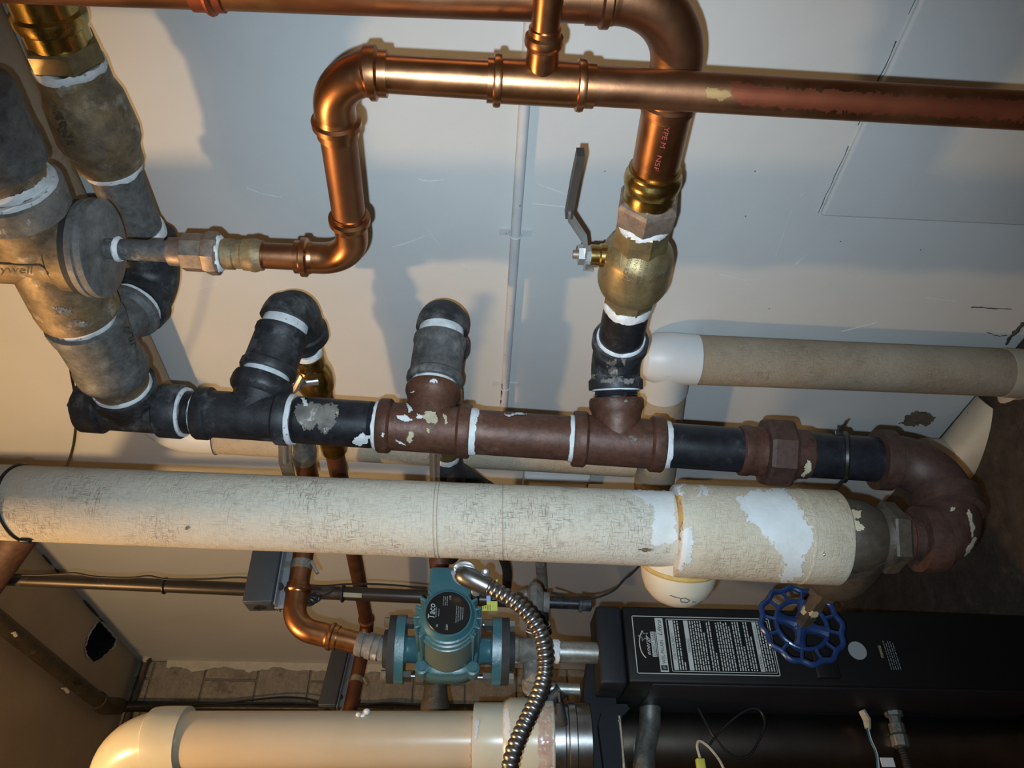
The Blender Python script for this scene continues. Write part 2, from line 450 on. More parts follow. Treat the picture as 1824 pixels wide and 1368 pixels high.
m_canvas = canvas_mat('canvas_lagging', (.49, .455, .385), (.48, .41, .31), (.12, .08, .045), .85)
m_canvas2 = canvas_mat('stained_canvas_lagging', (.50, .44, .34), (.44, .355, .245), (.20, .13, .07), .62)
m_canvas_wall = canvas_mat('brown_stained_lagging', (.37, .31, .23), (.29, .22, .15), (.11, .07, .04), .5)

def wall_mat(name, c1, c2, blotch, bump=.0012):
    m = mat(name, c1, c2, blotch, rough=.62, s1=3, s3=45, t3=.745, w3=.01, bump=bump, bs=14, lo=.3, hi=.7)
    return m
m_wall = wall_mat('white_wall_paint', (.60, .60, .585), (.55, .55, .53), (.20, .19, .17))
m_ceiling = mat('tan_ceiling_paint', (.42, .33, .225), (.36, .28, .19), rough=.75, s1=4, bump=.001, bs=18)
m_block = mat('painted_block', grit=.3, gs=60, c1=(.27, .235, .185), c2=(.21, .185, .145), c3=(.16, .14, .112), rough=.85, s1=14, s3=9, t3=.55, w3=.1, bump=.002, bs=130)
m_mortar = mat('dark_mortar', (.19, .165, .135), (.15, .13, .105), rough=.9, s1=30, bump=.002, bs=150)
m_peel = mat('peeling_cream_paint', (.52, .48, .40), (.44, .40, .32), rough=.7, s1=30, bump=.001, bs=80)
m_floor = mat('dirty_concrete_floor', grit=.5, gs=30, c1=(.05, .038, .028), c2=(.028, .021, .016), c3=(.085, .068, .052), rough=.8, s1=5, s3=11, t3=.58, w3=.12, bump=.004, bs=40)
m_far = mat('dim_plaster', (.34, .30, .25), (.30, .26, .21), rough=.8, s1=3)
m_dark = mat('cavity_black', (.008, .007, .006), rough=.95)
m_crack = mat('crack_shadow_dirt', (.05, .043, .035), rough=.95)
m_brownpatch = mat('bare_brown_plaster', (.16, .11, .075), (.10, .07, .05), rough=.9, s1=60, bump=.001, bs=200)
m_cable = mat('black_cable', (.014, .013, .012), rough=.4)
m_disc = mat('weathered_grey_cover', grit=.45, gs=50, c1=(.20, .195, .185), c2=(.13, .127, .12), c3=(.27, .26, .24), rough=.5, metal=.3, s1=9, s3=16, t3=.6, w3=.12, r2=.65, bump=.0003, bs=120)
m_service = mat('dark_service_pipe', (.045, .034, .026), (.03, .024, .02), (.09, .085, .08), rough=.38, metal=.5, s1=14, s3=18, t3=.6, w3=.1)
m_ochre = mat('ochre_stained_copper', (.42, .25, .10), (.36, .20, .08), rough=.5, metal=.7, s1=30)

# ------------------------------------------------------------------ the room
H = 2.52
wr = struct(MB().box(Vector((.06, -2.6, H / 2)), .12, 5.44, H).build('wall_right', m_wall, smooth=0), 'white painted plaster wall behind the pipes')
c0 = at(1460, 380, X=0)
board = MB().box(Vector((-.003, (c0.y - 4.2) / 2, c0.z / 2 + .02)), .014, c0.y + 4.2, c0.z - .04, bev=.006).build('plaster_board', m_wall, wr)
# crack along the board edge
mb = MB(); yy = c0.y
pts = []
while yy > -3.1:
    pts.append(Vector((-.0008, yy, c0.z + .004 + random.uniform(-.0015, .0015)))); yy -= .02
for a in range(0, len(pts) - 8, 9): mb.tube(pts[a:a + 8], [.0003 + .0007 * random.random() for _ in range(8)], 6)
mb.build('edge_crack', m_crack, wr)
# trowel scratches in the paint
m_scr = mat('chipped_white_paint', (.66, .66, .65), rough=.6)
for pl_ in (((745, 318), (765, 322), (790, 320)), ((768, 322), (772, 335)), ((440, 335), (470, 345), (500, 352)), ((700, 440), (730, 430), (770, 415)), ((760, 405), (785, 440)), ((1418, 472), (1440, 452)), ((1284, 488), (1332, 502)), ((1425, 350), (1432, 346)), ((1380, 455), (1410, 372)), ((1500, 590), (1560, 575)), ((1650, 530), (1700, 535)), ((820, 470), (840, 478)), ((960, 330), (1010, 345)), ((950, 365), (1020, 370)), ((340, 520), (390, 505)), ((350, 640), (370, 650))):
    q_ = [at(a + random.uniform(-2, 2), b + random.uniform(-2, 2), X=-.0002) for a, b in pl_]
    q_ = catmull(q_, 6); MB().tube(q_, [.0007 * random.uniform(.3, 1) for _ in q_], 5).build('paint_scratch', m_scr, wr)
for (a, b) in ((1520, 342), (1328, 385), (1370, 550), (1497, 430), (310, 1105), (1345, 305), (640, 320), (1640, 445)):
    MB().sphere(at(a, b, X=0), .0013, EX, 8, k=.4).build('nail_hole', m_crack, wr)
# hairline cracks and bare patches of the plaster
def wallcrack(pl, r, name='hairline_crack'):
    pp = []
    for a, b in zip(pl, pl[1:]):
        for k in range(6): pp.append(at(a[0] + (b[0] - a[0]) * k / 6 + random.uniform(-1, 1), a[1] + (b[1] - a[1]) * k / 6 + random.uniform(-1, 1), X=-.0006))
    MB().tube(pp, [r * random.uniform(.4, 1.1) for _ in pp], 6).build(name, m_crack, wr)
wallcrack([(1730, 547), (1765, 549), (1810, 551)], .0012)
wallcrack([(1758, 592), (1778, 599), (1798, 597)], .001)
wallcrack([(1824, 575), (1800, 600), (1790, 617)], .006, 'floor_gap')
wr2 = wr
splash('bare_patch', [wr], [[(1612, 742), (1630, 731), (1652, 735), (1668, 742), (1655, 756), (1622, 760), (1600, 756)]], m_brownpatch, wr, 2.5, .0006, 5)
wb = struct(MB().box(Vector((-1.7, .066, H / 2)), 3.4, .12, H).build('wall_back', m_mortar, smooth=0), 'painted concrete block wall at the back')
# concrete blocks of the back wall (running bond), one mesh shared
proto = None; row = 0; z = 1.813 - .213 * 9
while z < H:
    x = 0.0 - (.073 if row % 2 == 0 else .277)
    edges = [0.0]
    while x > -2.3: edges.append(x); x -= .408
    for a, b in zip(edges, edges[1:]):
        w = a - b - .009; zz0 = max(z, .0); zz1 = min(z + .205, H - .004)
        if w < .02 or zz1 - zz0 < .03: continue
        full = w > .35 and zz1 - zz0 > .2
        if full and proto is not None:
            o = proto.copy(); col.objects.link(o); o.parent = wb
            o.location = Vector(((a + b) / 2, .004 + random.uniform(-.0015, .0015), (zz0 + zz1) / 2)) - ORG[wb.name]
        else:
            c = Vector(((a + b) / 2, .004, (zz0 + zz1) / 2))
            m2 = MB().box(Vector(), w, .012, zz1 - zz0, bev=.003)
            o = m2.build('concrete_block', m_block, None); o.parent = wb; o.location = c - ORG[wb.name]
            if full: proto = o
    z += .213; row += 1
# peeling paint along the inner corner
mb = MB(); zz = 1.25; prev = None; ring = []
n = 90
for i in range(n + 1):
    zq = 1.30 + (2.40 - 1.30) * i / n
    w = .030 + .022 * noise.noise(Vector((zq * 9, 3, 1))) + .012 * noise.noise(Vector((zq * 40, 5, 1)))
    ring.append((zq, max(.004, w)))
b0 = len(mb.v)
for zq, w in ring: mb.v += [Vector((0, -.0035, zq)), Vector((-w, -.0035, zq)), Vector((-w, -.002, zq))]
for i in range(n):
    a = b0 + i * 3; mb.f += [(a, a + 1, a + 4, a + 3), (a + 1, a + 2, a + 5, a + 4)]
mb.build('peeling_paint_edge', m_peel, wb)
# ceiling with a ragged hole
bm = bmesh.new()
hc = at(190, 1136, Z=H)
outer = [(-3.4, -5.3), (0, -5.3), (0, 0), (-3.4, 0)]
ov = [bm.verts.new((x, y, H)) for x, y in outer]
hp = [(188, 1104), (204, 1108), (214, 1122), (212, 1142), (202, 1158), (190, 1170), (178, 1178), (166, 1172), (158, 1160), (160, 1142), (168, 1124), (178, 1110)]
hole = [at(x - 7, y, Z=H) for x, y in hp]
hole = catmull(hole + [hole[0]], 4)[:-1]
hole = [p + Vector((random.uniform(-.004, .004), random.uniform(-.004, .004), 0)) for p in hole]
hole = [Vector((min(p.x, -.012), p.y, p.z)) for p in hole]
hv = [bm.verts.new(p) for p in hole]
es = [bm.edges.new((ov[i], ov[(i + 1) % 4])) for i in range(4)] + [bm.edges.new((hv[i], hv[(i + 1) % len(hv)])) for i in range(len(hv))]
bmesh.ops.triangle_fill(bm, edges=es, use_beauty=True)
me = bpy.data.meshes.new('ceiling'); bm.to_mesh(me); bm.free(); me.materials.append(m_ceiling)
ce = bpy.data.objects.new('ceiling', me); col.objects.link(ce); struct(ce, 'tan painted ceiling with a ragged hole'); ORG[ce.name] = Vector()
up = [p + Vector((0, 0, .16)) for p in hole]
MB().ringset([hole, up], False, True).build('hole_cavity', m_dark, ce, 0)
ctr = sum(hole, Vector()) / len(hole)
def lip(i, j):
    pts = [hole[k % len(hole)] + (hole[k % len(hole)] - ctr).normalized() * .003 - EZ * (.002 + .004 * random.random()) for k in range(i, j)]
    return pts
MB().tube(lip(0, 17), [.002 + .004 * random.random() for _ in range(17)], 7).build('torn_edge', m_peel, ce)
MB().tube(lip(28, 46), [.001 + .003 * random.random() for _ in range(18)], 7).build('torn_edge', m_peel, ce)
# ceiling and wall corner crack
for a, b, r in (((85, 968), (98, 990), .004), ((103, 1000), (112, 1016), .003), ((152, 1062), (180, 1086), .006), ((182, 1088), (196, 1104), .003)):
    pa, pb = at(*a, Z=H - .002), at(*b, Z=H - .002)
    pa.x = pb.x = -.004
    MB().tube([pa, pa.lerp(pb, .5), pb], [r * .5, r, r * .4], 6).build('corner_crack', m_crack, ce)
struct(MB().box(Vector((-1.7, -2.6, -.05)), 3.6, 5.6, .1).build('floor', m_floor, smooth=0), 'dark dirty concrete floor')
struct(MB().box(Vector((-3.45, -2.6, H / 2)), .1, 5.4, H).build('wall_left', m_far, smooth=0))
struct(MB().box(Vector((-1.7, -5.35, H / 2)), 3.6, .1, H).build('wall_front', m_far, smooth=0))
# painted conduit running level along the wall
ax = Ax(at(944, 40, X=-.011), at(899, 700, X=-.011))
r = thing('painted_conduit', 'thin grey painted conduit running flat along the white wall', 'conduit', ax.px(915))
MB().lathe(ax.P, ax.D, [(-.35, .0092), (1.05, .0092)], 16).build('conduit_tube', m_conduit, r)
for v in (120, 420, 690):
    p = ax.py(v); mb = MB(); u = EZ
    mb.box(p + Vector((.009, 0, 0)), .002, .014, .06)
    mb.torus(p, ax.D, .0102, .0016, 20, 6); mb.build('pipe_strap', m_conduit, r)
splash('worn_paint', [o for o in r.children if o.name.startswith('conduit_tube')], [[(890, 684), (896, 684), (893, 722), (887, 722)]], m_crack, r, 1.2, .0004, 3, sd=3)
# small painted junction box on the wall
o = at(990, 852, X=-.02); e = at(932, 852, X=-.02); f = at(1048, 852, X=-.02); hh = (e - f).length
r = thing('wall_box', 'small white painted box on the wall under the header pipe', 'box', o)
MB().box(o, .04, .075, hh, bev=.003).build('box_body', m_wall, r)
MB().box(o - EX * .021, .004, .068, hh - .01, bev=.0015).build('cover', m_wall, r)

# ------------------------------------------------------------------ lagged pipes on the wall
XW = -.06; RW = .052
def lagseam(ax, d, r, m, parent): MB().torus(ax.at(d), ax.D, r, .0016, 40, 6).build('jacket_seam', m, parent)
# lower right: level tee jacket and pipe running down to the floor
axr = Ax(at(1240, 641, X=XW), at(1790, 664, X=XW))
tee_c = axr.px(1186)
r = thing('lagged_wall_pipe', 'brown stained lagged pipe against the white wall, upper right of the header', 'pipe', axr.px(1785))
p0 = axr.x(1238); p1 = axr.x(1786)
MB().lathe(axr.P, axr.D, [(p0, RW), (p0 + .01, RW * 1.01), ((p0 + p1) / 2, RW * .995), (p1, RW)], 48).build('lagging', m_canvas_wall, r)
brd = Ax(tee_c, at(1166, 850, X=XW + .004))
pj = brd.y(690)
mb = MB()
mb.lathe(axr.P, axr.D, [(axr.x(1238) + .002, RW * 1.03), (axr.x(1210), RW * 1.05), (axr.x(1190), RW * 1.06), (axr.x(1165), RW * 1.02), (axr.x(1148), RW * .86), (axr.x(1137), RW * .45)], 48)
mb.lathe(brd.P, brd.D, [(-.01, RW * 1.05), (.045, RW * 1.05), (.075, RW * 1.03), (pj, RW * 1.03)], 48)
mb.build('pvc_tee_jacket', m_pvc_white, r)
# shaped neck between run and branch of the tee jacket
MB().lathe(brd.P, brd.D, [(pj - .002, RW * .985), (brd.y(868), RW * .985)], 48).build('branch_lagging', m_canvas2, r)
el = [axr.px(1783), axr.px(1850), axr.px(1850) + Vector((0, .10, -.02))]
sweep('end_jacket', el, .06, RW * 1.025, m_pvc_aged, r, seg=40)
# upper left: lagged pipe behind the stacks, elbow jacket, run down behind the header
axl = Ax(at(252, 640, X=XW), at(296, 740, X=XW)); axl = Ax(at(296, 764, X=XW), at(296, 764, X=XW) - EY)
axd = Ax(at(296, 764, X=XW), at(1120, 812, X=XW))
r = thing('lagged_return_pipe', 'tan lagged wall pipe with white elbow jacket behind the header', 'pipe', axd.px(1120))
c = axl.P
sweep('elbow_jacket', [c - EY * .13, c, axd.px(390)], .075, RW * 1.03, m_pvc_white, r, seg=40)
MB().lathe(c, -EY, [(.128, RW), (1.3, RW)], 40).build('upper_lagging', m_canvas_wall, r)
MB().lathe(axd.P, axd.D, [(axd.x(386), RW), (axd.x(1128), RW)], 40).build('lagging', m_canvas2, r)
lagseam(axd, axd.x(388), RW * 1.03, m_crack, r)
# lower right lagged pipe behind the header with curled elbow jacket
axq = Ax(at(1436, 812, X=-.1), at(1640, 822, X=-.1))
r = thing('lagged_floor_pipe', 'cream lagged pipe end with curled elbow jacket low in the corner', 'pipe', axq.px(1690))
MB().lathe(axq.P, axq.D, [(0, RW * .82), (0, RW), (axq.x(1650), RW)], 40).build('lagging', m_canvas2, r)
c = axq.px(1700)
sweep('curled_elbow_jacket', [axq.px(1643), c, c + Vector((.06, -.14, -.06))], .05, RW * 1.1, m_pvc_aged, r, seg=40)

# ------------------------------------------------------------------ the iron header and its fittings
HD = Ax(at(140, 721, t=1.26), at(1580, 819.5, t=1.25))
hdr = thing('iron_header', 'long header of black and rusty threaded iron pipe with tees', 'pipe', HD.px(1580))
def ringx(ax, by, a, b, w, parent, mt=None, sd=0, jag=.0022, name='thread_sealant'):
    return rev(name, ax, by, [(a, w * .985), (a, w), ((a + b) / 2, w * 1.015), (b, w), (b, w * .98)], mt or m_tape, parent, 48, jag=jag, sd=sd, smooth=60)
def threads(ax, by, a, b, w, n=4):
    st = []
    for i in range(n):
        q0 = a + (b - a) * i / n; q1 = a + (b - a) * (i + .5) / n
        st += [(q0, w * .975), (q1, w)]
    return st
TEES = []
def tee(x0, x1, cw, bw, cl, br, mt, parent, hexc=False):
    """run from image column x0 to x1 on the header; br = (branch axis, y0, y1, collar w, body w)"""
    mb = MB()
    mb.lathe(HD.P, HD.D, prof(HD, 'x', [(x0, cw * .88), (x0, cw * .96), (x0 + 3, cw), (x0 + cl - 3, cw), (x0 + cl, cw * .95), (x0 + cl + 2, bw),
             (x1 - cl - 2, bw), (x1 - cl, cw * .95), (x1 - cl + 3, cw), (x1 - 3, cw), (x1, cw * .96), (x1, cw * .88)]), 48)
    bax, ys = br
    mb.lathe(bax.P, bax.D, prof(bax, 'y', ys), 48)
    t = mb.build('tee', mt, parent); TEES.append(t); return t
# branch axes -------------------------------------------------------
S1 = Ax(HD.px(240), at(78, 440, X=-.355))                    # front left stack, along the wall towards the camera
B1 = Ax(HD.px(446), at(520, 548, X=-.175))                   # first branch, into the wall
B2 = Ax(HD.px(762), at(789, 574, X=-.185))
KC = at(1096, 652, X=-.300)
CO = Ax(KC, at(1229, -8, X=-.318))                            # valve column
B3 = Ax(HD.px(1100), KC)                                      # third branch, into the wall
# plug
pl = MB(); pl.lathe(HD.P, HD.D, prof(HD, 'x', [(136, 52), (138, 56), (151, 56), (151, 70), (156, 74), (160, 74)]), 40)
pr = prof(HD, 'x', [(126, 26), (138, 26)]); pl.lathe(HD.P, HD.D, pr, 4, math.pi / 4)
pl.build('pipe_plug', m_black_iron, hdr)
t1 = tee(150, 328, 97, 84, 40, (S1, [(730, 84), (716, 92), (708, 104), (703, 112), (692, 116), (688, 116), (688, 100)]), m_black_iron, hdr)
ringx(HD, 'x', 326, 333, 88, t1, sd=1)
rev('nipple', HD, 'x', threads(HD, 'x', 325, 338, 77) + [(338, 77), (342, 76)] + threads(HD, 'x', 345, 360, 77), m_black_pipe, hdr)
ringx(HD, 'x', 350, 355, 84, hdr, sd=2)
t2 = tee(353, 518, 95, 84, 24, (B1, [(742, 84), (716, 84), (706, 88), (700, 104), (694, 110), (682, 108), (676, 104), (676, 90)]), m_black_iron, hdr)
ringx(HD, 'x', 514, 526, 91, t2, sd=3)
np2 = rev('nipple', HD, 'x', [(520, 84)] + threads(HD, 'x', 524, 534, 84) + [(536, 84), (660, 84)] + threads(HD, 'x', 661, 676, 84, 5) + [(678, 84)], m_black_pipe, hdr)
ringx(HD, 'x', 669, 678, 88, hdr, sd=4)
t3 = tee(675, 838, 98, 86, 22, (B2, [(764, 86), (728, 86), (716, 86), (708, 92), (702, 98), (694, 98), (690, 94), (690, 80)]), m_rust, hdr)
ringx(HD, 'x', 834, 848, 84, t3, sd=5, jag=.004)
p5 = rev('pipe', HD, 'x', [(834, 80), (1022, 80)], m_rust, hdr)
ringx(HD, 'x', 1013, 1021, 84, hdr, sd=6, jag=.003)
t4 = tee(1020, 1181, 100, 89, 24, (B3, [(786, 84), (742, 85), (733, 90), (727, 97), (714, 97), (709, 92), (709, 80)]), m_rust, hdr)
ringx(HD, 'x', 1180, 1191, 85, t4, sd=7)
rev('pipe', HD, 'x', [(1180, 80), (1330, 80)], m_black_pipe, hdr)
un = MB(); un.lathe(HD.P, HD.D, prof(HD, 'x', [(1316, 78), (1316, 84), (1319, 90), (1332, 91), (1336, 87), (1356, 89), (1357, 96), (1362, 106)]), 44)
un.build('union_tail', m_rust, hdr)
rev('union_nut', HD, 'x', [(1356, 100), (1358, 118), (1364, 126), (1400, 126), (1406, 118), (1408, 95)], m_rust_dark, hdr, 8, phase=.25, smooth=20)
rev('union_end', HD, 'x', [(1404, 92), (1410, 88), (1436, 87), (1440, 82), (1440, 76)], m_rust_dark, hdr)
pz = rev('pipe', HD, 'x', [(1438, 80), (1575, 80)], m_black_pipe, hdr)
splash('cream_paste', [o for o in hdr.children if o.name.startswith('union_end')] + [pz], [[(1438, 820), (1446, 826), (1444, 838), (1432, 848), (1428, 846)]], m_cream, hdr, 2, .001, 3)
# return bend at the foot of the header
IN = Ax(at(0, 894, t=1.15), at(1000, 934, t=1.15))           # axis of the big lagged pipe
cA = HD.px(1668); cB = IN.px(1706)
rA = .0425
e1 = sweep('elbow', [HD.px(1560), cA, cA.lerp(cB, .60)], .062, rA * .98, m_rust_dark, hdr, ends=((0, .026, .0495),), seg=40, step=.003)
e2 = sweep('elbow', [cA.lerp(cB, .50), cB, IN.px(1632)], .055, rA * .95, m_rust_dark, hdr, ends=((0, .026, .049),), seg=40, step=.003)
splash('cream_fleck', [e2], [[(1695, 905), (1701, 904), (1700, 910), (1692, 911)], [(1725, 905), (1730, 915), (1735, 940), (1731, 960), (1728, 935), (1722, 915)], [(1735, 955), (1740, 958), (1725, 985), (1712, 1000), (1720, 980)]], m_cream, hdr, 1.6, .0008, 2)
# sealant smears and putty on the header
splash('grey_putty_smear', [np2, t2], [[(528, 722), (548, 716), (575, 720), (600, 722), (604, 735), (596, 750), (584, 772), (574, 768), (566, 752), (558, 764), (545, 766), (530, 752), (524, 738)]], m_galv_dirty, hdr, 2.5, .0012, 7, sd=5)
splash('white_smear', [np2], [[(633, 780), (645, 772), (658, 776), (656, 788), (640, 792), (630, 790)], [(536, 712), (548, 712), (550, 724), (540, 726)]], m_tape, hdr, 2, .0015, 4, sd=6)
splash('cream_putty_spot', [t3], [[(752, 740), (762, 732), (775, 735), (780, 748), (776, 758), (764, 752), (754, 748)], [(728, 770), (736, 768), (736, 784), (730, 790), (724, 786)], [(790, 737), (794, 738), (797, 753), (792, 755)], [(760, 762), (766, 766), (764, 772), (759, 768)]], m_cream, hdr, 1.8, .0012, 3, sd=8)
splash('white_smear', [t3], [[(724, 720), (730, 722), (734, 732), (728, 736)], [(704, 741), (722, 740), (736, 748), (724, 750), (708, 746)], [(742, 738), (752, 740), (750, 746), (742, 744)], [(703, 782), (714, 785), (722, 792), (712, 790)], [(768, 676), (780, 677), (778, 681), (765, 680)], [(731, 698), (740, 696), (738, 700)], [(682, 770), (686, 772), (684, 778), (680, 776)]], m_tape, hdr, 1.5, .001, 2.5, sd=9)
splash('white_smear', [p5], [[(834, 730), (853, 730), (852, 742), (846, 766), (840, 780), (832, 806), (828, 800)], [(898, 738), (920, 737), (938, 738), (925, 741), (905, 741)]], m_tape, hdr, 2, .001, 3, sd=10)
splash('grey_scuff', [t4], [[(1086, 715), (1084, 710), (1120, 712), (1118, 716)], [(1118, 778), (1130, 774), (1136, 784), (1128, 790)]], m_galv_dirty, hdr, 1.6, .0006, 3, dens=.5, sd=11)
# embossed diamond mark of the second tee, letters of the third
stroke('cast_diamond_mark', [t2], [[(419, 708), (433, 700), (447, 707), (434, 717), (419, 708)], [(428, 708), (436, 705), (438, 710), (430, 712)], [(476, 708), (482, 706), (484, 713), (477, 715), (476, 708)]], .0009, m_black_iron, hdr)
# black cable tie on the lower pipe
axz = HD; zc = HD.px(1505)
r = thing('cable_tie', 'black cable tie looped around the dark pipe below the union', 'cable tie', zc)
mb = MB(); u, w = frame(HD.D)
mb.tube([zc + (u * math.cos(a) + w * math.sin(a)) * .0385 + HD.D * .012 * math.cos(a + 1.0) for a in [2 * math.pi * i / 40 for i in range(40)]], .0042, 6, True); mb.build('strap', m_cable, r)
k = at(1493, 771, t=1.22); MB().box(k, .009, .009, .014, (UPV, FWD, HD.D), .0015).build('head', m_cable, r)
MB().tube([k, at(1500, 760, t=1.21), at(1506, 754, t=1.2)], [.0025, .003, .001], 6).build('tail', m_cable, r)
MB().tube(catmull([at(1508, 850, t=1.2), at(1490, 868, t=1.24), at(1475, 880, t=1.3), at(1440, 905, t=1.3)]), .0028, 8).build('loose_end', m_cable, r)

# ------------------------------------------------------------------ front left stack (valve body with round cover)
st = thing('balancing_valve_stack', 'big tarnished brass valve body with grey round cover, left edge', 'valve', S1.at(0))
ringx(S1, 'y', 694, 684, 101, st, sd=11, jag=.003)
rev('bushing', S1, 'y', [(690, 96), (676, 98), (672, 104), (660, 108)], m_brass_dull, st)
cpl = MB(); cpl.lathe(S1.P, S1.D, prof(S1, 'y', [(664, 108), (664, 120), (660, 125), (648, 127), (644, 122), (640, 120), (590, 126), (584, 132), (570, 137), (566, 134), (566, 110)]), 48)
# side outlet of the coupling towards the rear stack
S2c = at(286, 500, X=-.185)
S2x = Ax(S1.py(612), S2c); L2 = (S2c - S1.py(612)).length
cpl.lathe(S2x.P, S2x.D, [(.0, .038), (.075, .038), (.082, .046), (L2 - .088, .047), (L2 - .088, .036)], 44)
tc_ = cpl.build('reducing_tee', m_grey_iron, st)
ringx(S1, 'y', 566, 550, 114, st, sd=12, jag=.004)
ng = MB(); ng.lathe(S1.P, S1.D, prof(S1, 'y', [(556, 118), (552, 138), (536, 142), (532, 138), (526, 142), (470, 140), (440, 138)]), 48)
# barrel along Z
BC = S1.py(438); bx = Ax(BC, BC + EZ * -1)
q = lambda px: bx.x(px)
def rr(w): return w / 2 * .985 / F
ng.lathe(BC, -EZ, [(-.34, rr(138)), (q(95), rr(142)), (q(112), rr(146)), (q(113), rr(136)), (q(117), rr(136)), (q(118), rr(158)), (q(148), rr(160))], 56)
ng.lathe(S1.P, S1.D, prof(S1, 'y', [(440, 138), (400, 150), (366, 156), (352, 158)]), 48)
nb = ng.build('valve_body', m_brass_dull, st)
ng = MB(); ng.lathe(BC, -EZ, [(q(146), rr(168)), (q(147), rr(172)), (q(158), rr(172)), (q(159), rr(160))], 64); ng.build('rubber_gasket', m_rubber, st)
ng = MB(); ng.lathe(BC, -EZ, [(q(158), rr(160)), (q(159), rr(176)), (q(170), rr(178)), (q(172), rr(171)), (q(174), rr(171)), (q(175), rr(178)), (q(186), rr(176)), (q(188), rr(170))], 64)
disc = ng.build('round_cover', m_disc, st)
splash('chalky_spot', [disc], [[(224, 476), (233, 472), (240, 480), (238, 490), (228, 492), (222, 486)]], m_galv_dirty, st, 1.5, .0004, 3, dens=.6)
mb = MB(); mb.lathe(S1.P, S1.D, prof(S1, 'y', [(372, 166), (352, 172), (340, 176), (334, 176), (332, 168), (332, 130)]), 48); mb.build('collar', m_galv_dirty, st)
ringx(S1, 'y', 343, 326, 160, st, sd=13, jag=.005)
ringx(S1, 'y', 326, 312, 142, st, sd=14, jag=.006)
rev('upper_nipple', S1, 'y', [(330, 140), (300, 142), (292, 150), (286, 160)], m_brass_dull, st)
rev('upper_fitting', S1, 'y', [(292, 152), (290, 172), (262, 178), (240, 176), (214, 180), (206, 184), (170, 190), (160, 186), (150, 150), (135, 140), (90, 140)], m_grey_iron, st)
ringx(S1, 'y', 152, 138, 150, st, sd=15, jag=.006)
# cast maker's name on the barrel
stroke('cast_frame', [nb], [[(-20, 468), (30, 471), (70, 472), (78, 476), (84, 484), (86, 490)]], .0012, m_brass_dark, st)
surftext('cast_lettering', nb, 'Honeywell', (-62, 484), (57, 487), 13, m_brass_dark, nb)
splash('chalky_smear', [nb, tc_], [[(72, 374), (85, 378), (84, 392), (66, 384)], [(5, 380), (30, 390), (40, 410), (10, 400)], [(118, 420), (128, 425), (145, 462), (138, 466), (124, 448)], [(90, 548), (120, 545), (128, 560), (105, 560)], [(128, 572), (165, 570), (160, 580), (130, 580)]], m_galv_dirty, st, 2.2, .0006, 6, dens=.6, sd=21)
stroke('cast_mark', [tc_], [[(219, 585), (228, 582), (230, 590), (222, 592), (219, 585)], [(224, 596), (234, 592), (237, 600), (228, 603)], [(229, 608), (240, 604)], [(233, 614), (240, 610), (241, 620)]], .001, m_black_iron, st)

# ------------------------------------------------------------------ rear left stack
S2 = Ax(S2c, at(75, 0, X=-.185))
rs = thing('rear_valve_stack', 'rear brass ball valve on black nipple and elbow, top left corner', 'valve', S2c)
sweep('elbow', [S2x.at(L2 - .075), S2c, S2.at(.085)], .05, .0425, m_black_iron, rs, ends=((0, .02, .049),), seg=40, step=.003)
MB().lathe(S2x.P, S2x.D, [(L2 - .1, .0365), (L2 - .07, .0365)], 40).build('nipple', m_black_pipe, rs)
MB().lathe(S2x.P, S2x.D, [(L2 - .089, .041), (L2 - .078, .0425)], 40, jag=.003).build('thread_sealant', m_tape, rs)
ringx(S2, 'y', 418, 405, 88, rs, sd=31, jag=.003)
rev('nipple', S2, 'y', [(420, 80), (290, 90)], m_grey_iron, rs)
ringx(S2, 'y', 302, 288, 98, rs, sd=32, jag=.004)
vb = rev('valve_body', S2, 'y', [(294, 100), (290, 112), (275, 116), (262, 122), (250, 136), (235, 142), (175, 138), (160, 128), (152, 122), (120, 124), (116, 118)], m_brass_dull, rs)
ringx(S2, 'y', 122, 108, 124, rs, sd=33, jag=.004)
rev('hex_adapter', S2, 'y', [(112, 108), (108, 128), (104, 134), (76, 136), (72, 130), (70, 110)], m_brass, rs, 6, smooth=20)
rev('press_socket', S2, 'y', [(78, 112), (45, 114), (40, 126), (30, 130), (20, 128), (15, 116), (-60, 120)], m_brass_shiny, rs)
splash('cast_relief', [vb], [[(95, 200), (108, 196), (128, 240), (135, 258), (122, 262), (105, 235)]], m_brass_dark, rs, 1.7, .0008, 2, dens=.5, sd=12)

# ------------------------------------------------------------------ first branch: coupling, elbow, brass valve, copper tail
def branch(name, label, B, ys, cx, mc, r_el):
    r = thing(name, label, 'pipe fitting', B.at(0), 'branch elbows on the header')
    a, b, c, d, e = ys            # tee mouth, lower rim, upper rim end, second sealant end, corner
    ringx(B, 'y', a, b + 2, 82, r, sd=a, jag=.003)
    rev('coupling', B, 'y', [(b + 3, 84), (b + 3, 98), (b, 101), (b - 9, 100), (b - 13, 93), (c + 12, 91), (c + 9, 95), (c + 1, 94), (c, 90), (c, 76)], mc, r)
    ringx(B, 'y', c + 3, d - 4, 79, r, sd=b, jag=.004)
    cor = B.py(e)
    sweep('elbow', [B.py(d), cor, cor + (cx - cor).normalized() * .085], .046, r_el, m_black_iron, r, ends=((0, .018, r_el + .005),), seg=40, step=.003)
    return r, cor
L1a = at(558, 665, X=-.172); L1b = at(592, 828, X=-.172)
b1, k1 = branch('branch_elbow', 'black coupling and elbow rising off the black header tee', B1, (680, 662, 590, 574, 540), L1a, m_black_iron, .0415)
L1 = Ax(k1, L1a)
v1 = thing('zone_ball_valve', 'polished brass ball valve behind the first black elbow', 'valve', L1.py(700))
rev('nipple', L1, 'y', [(585, 44), (632, 44)], m_black_pipe, v1)
ringx(L1, 'y', 622, 632, 52, v1, sd=41)
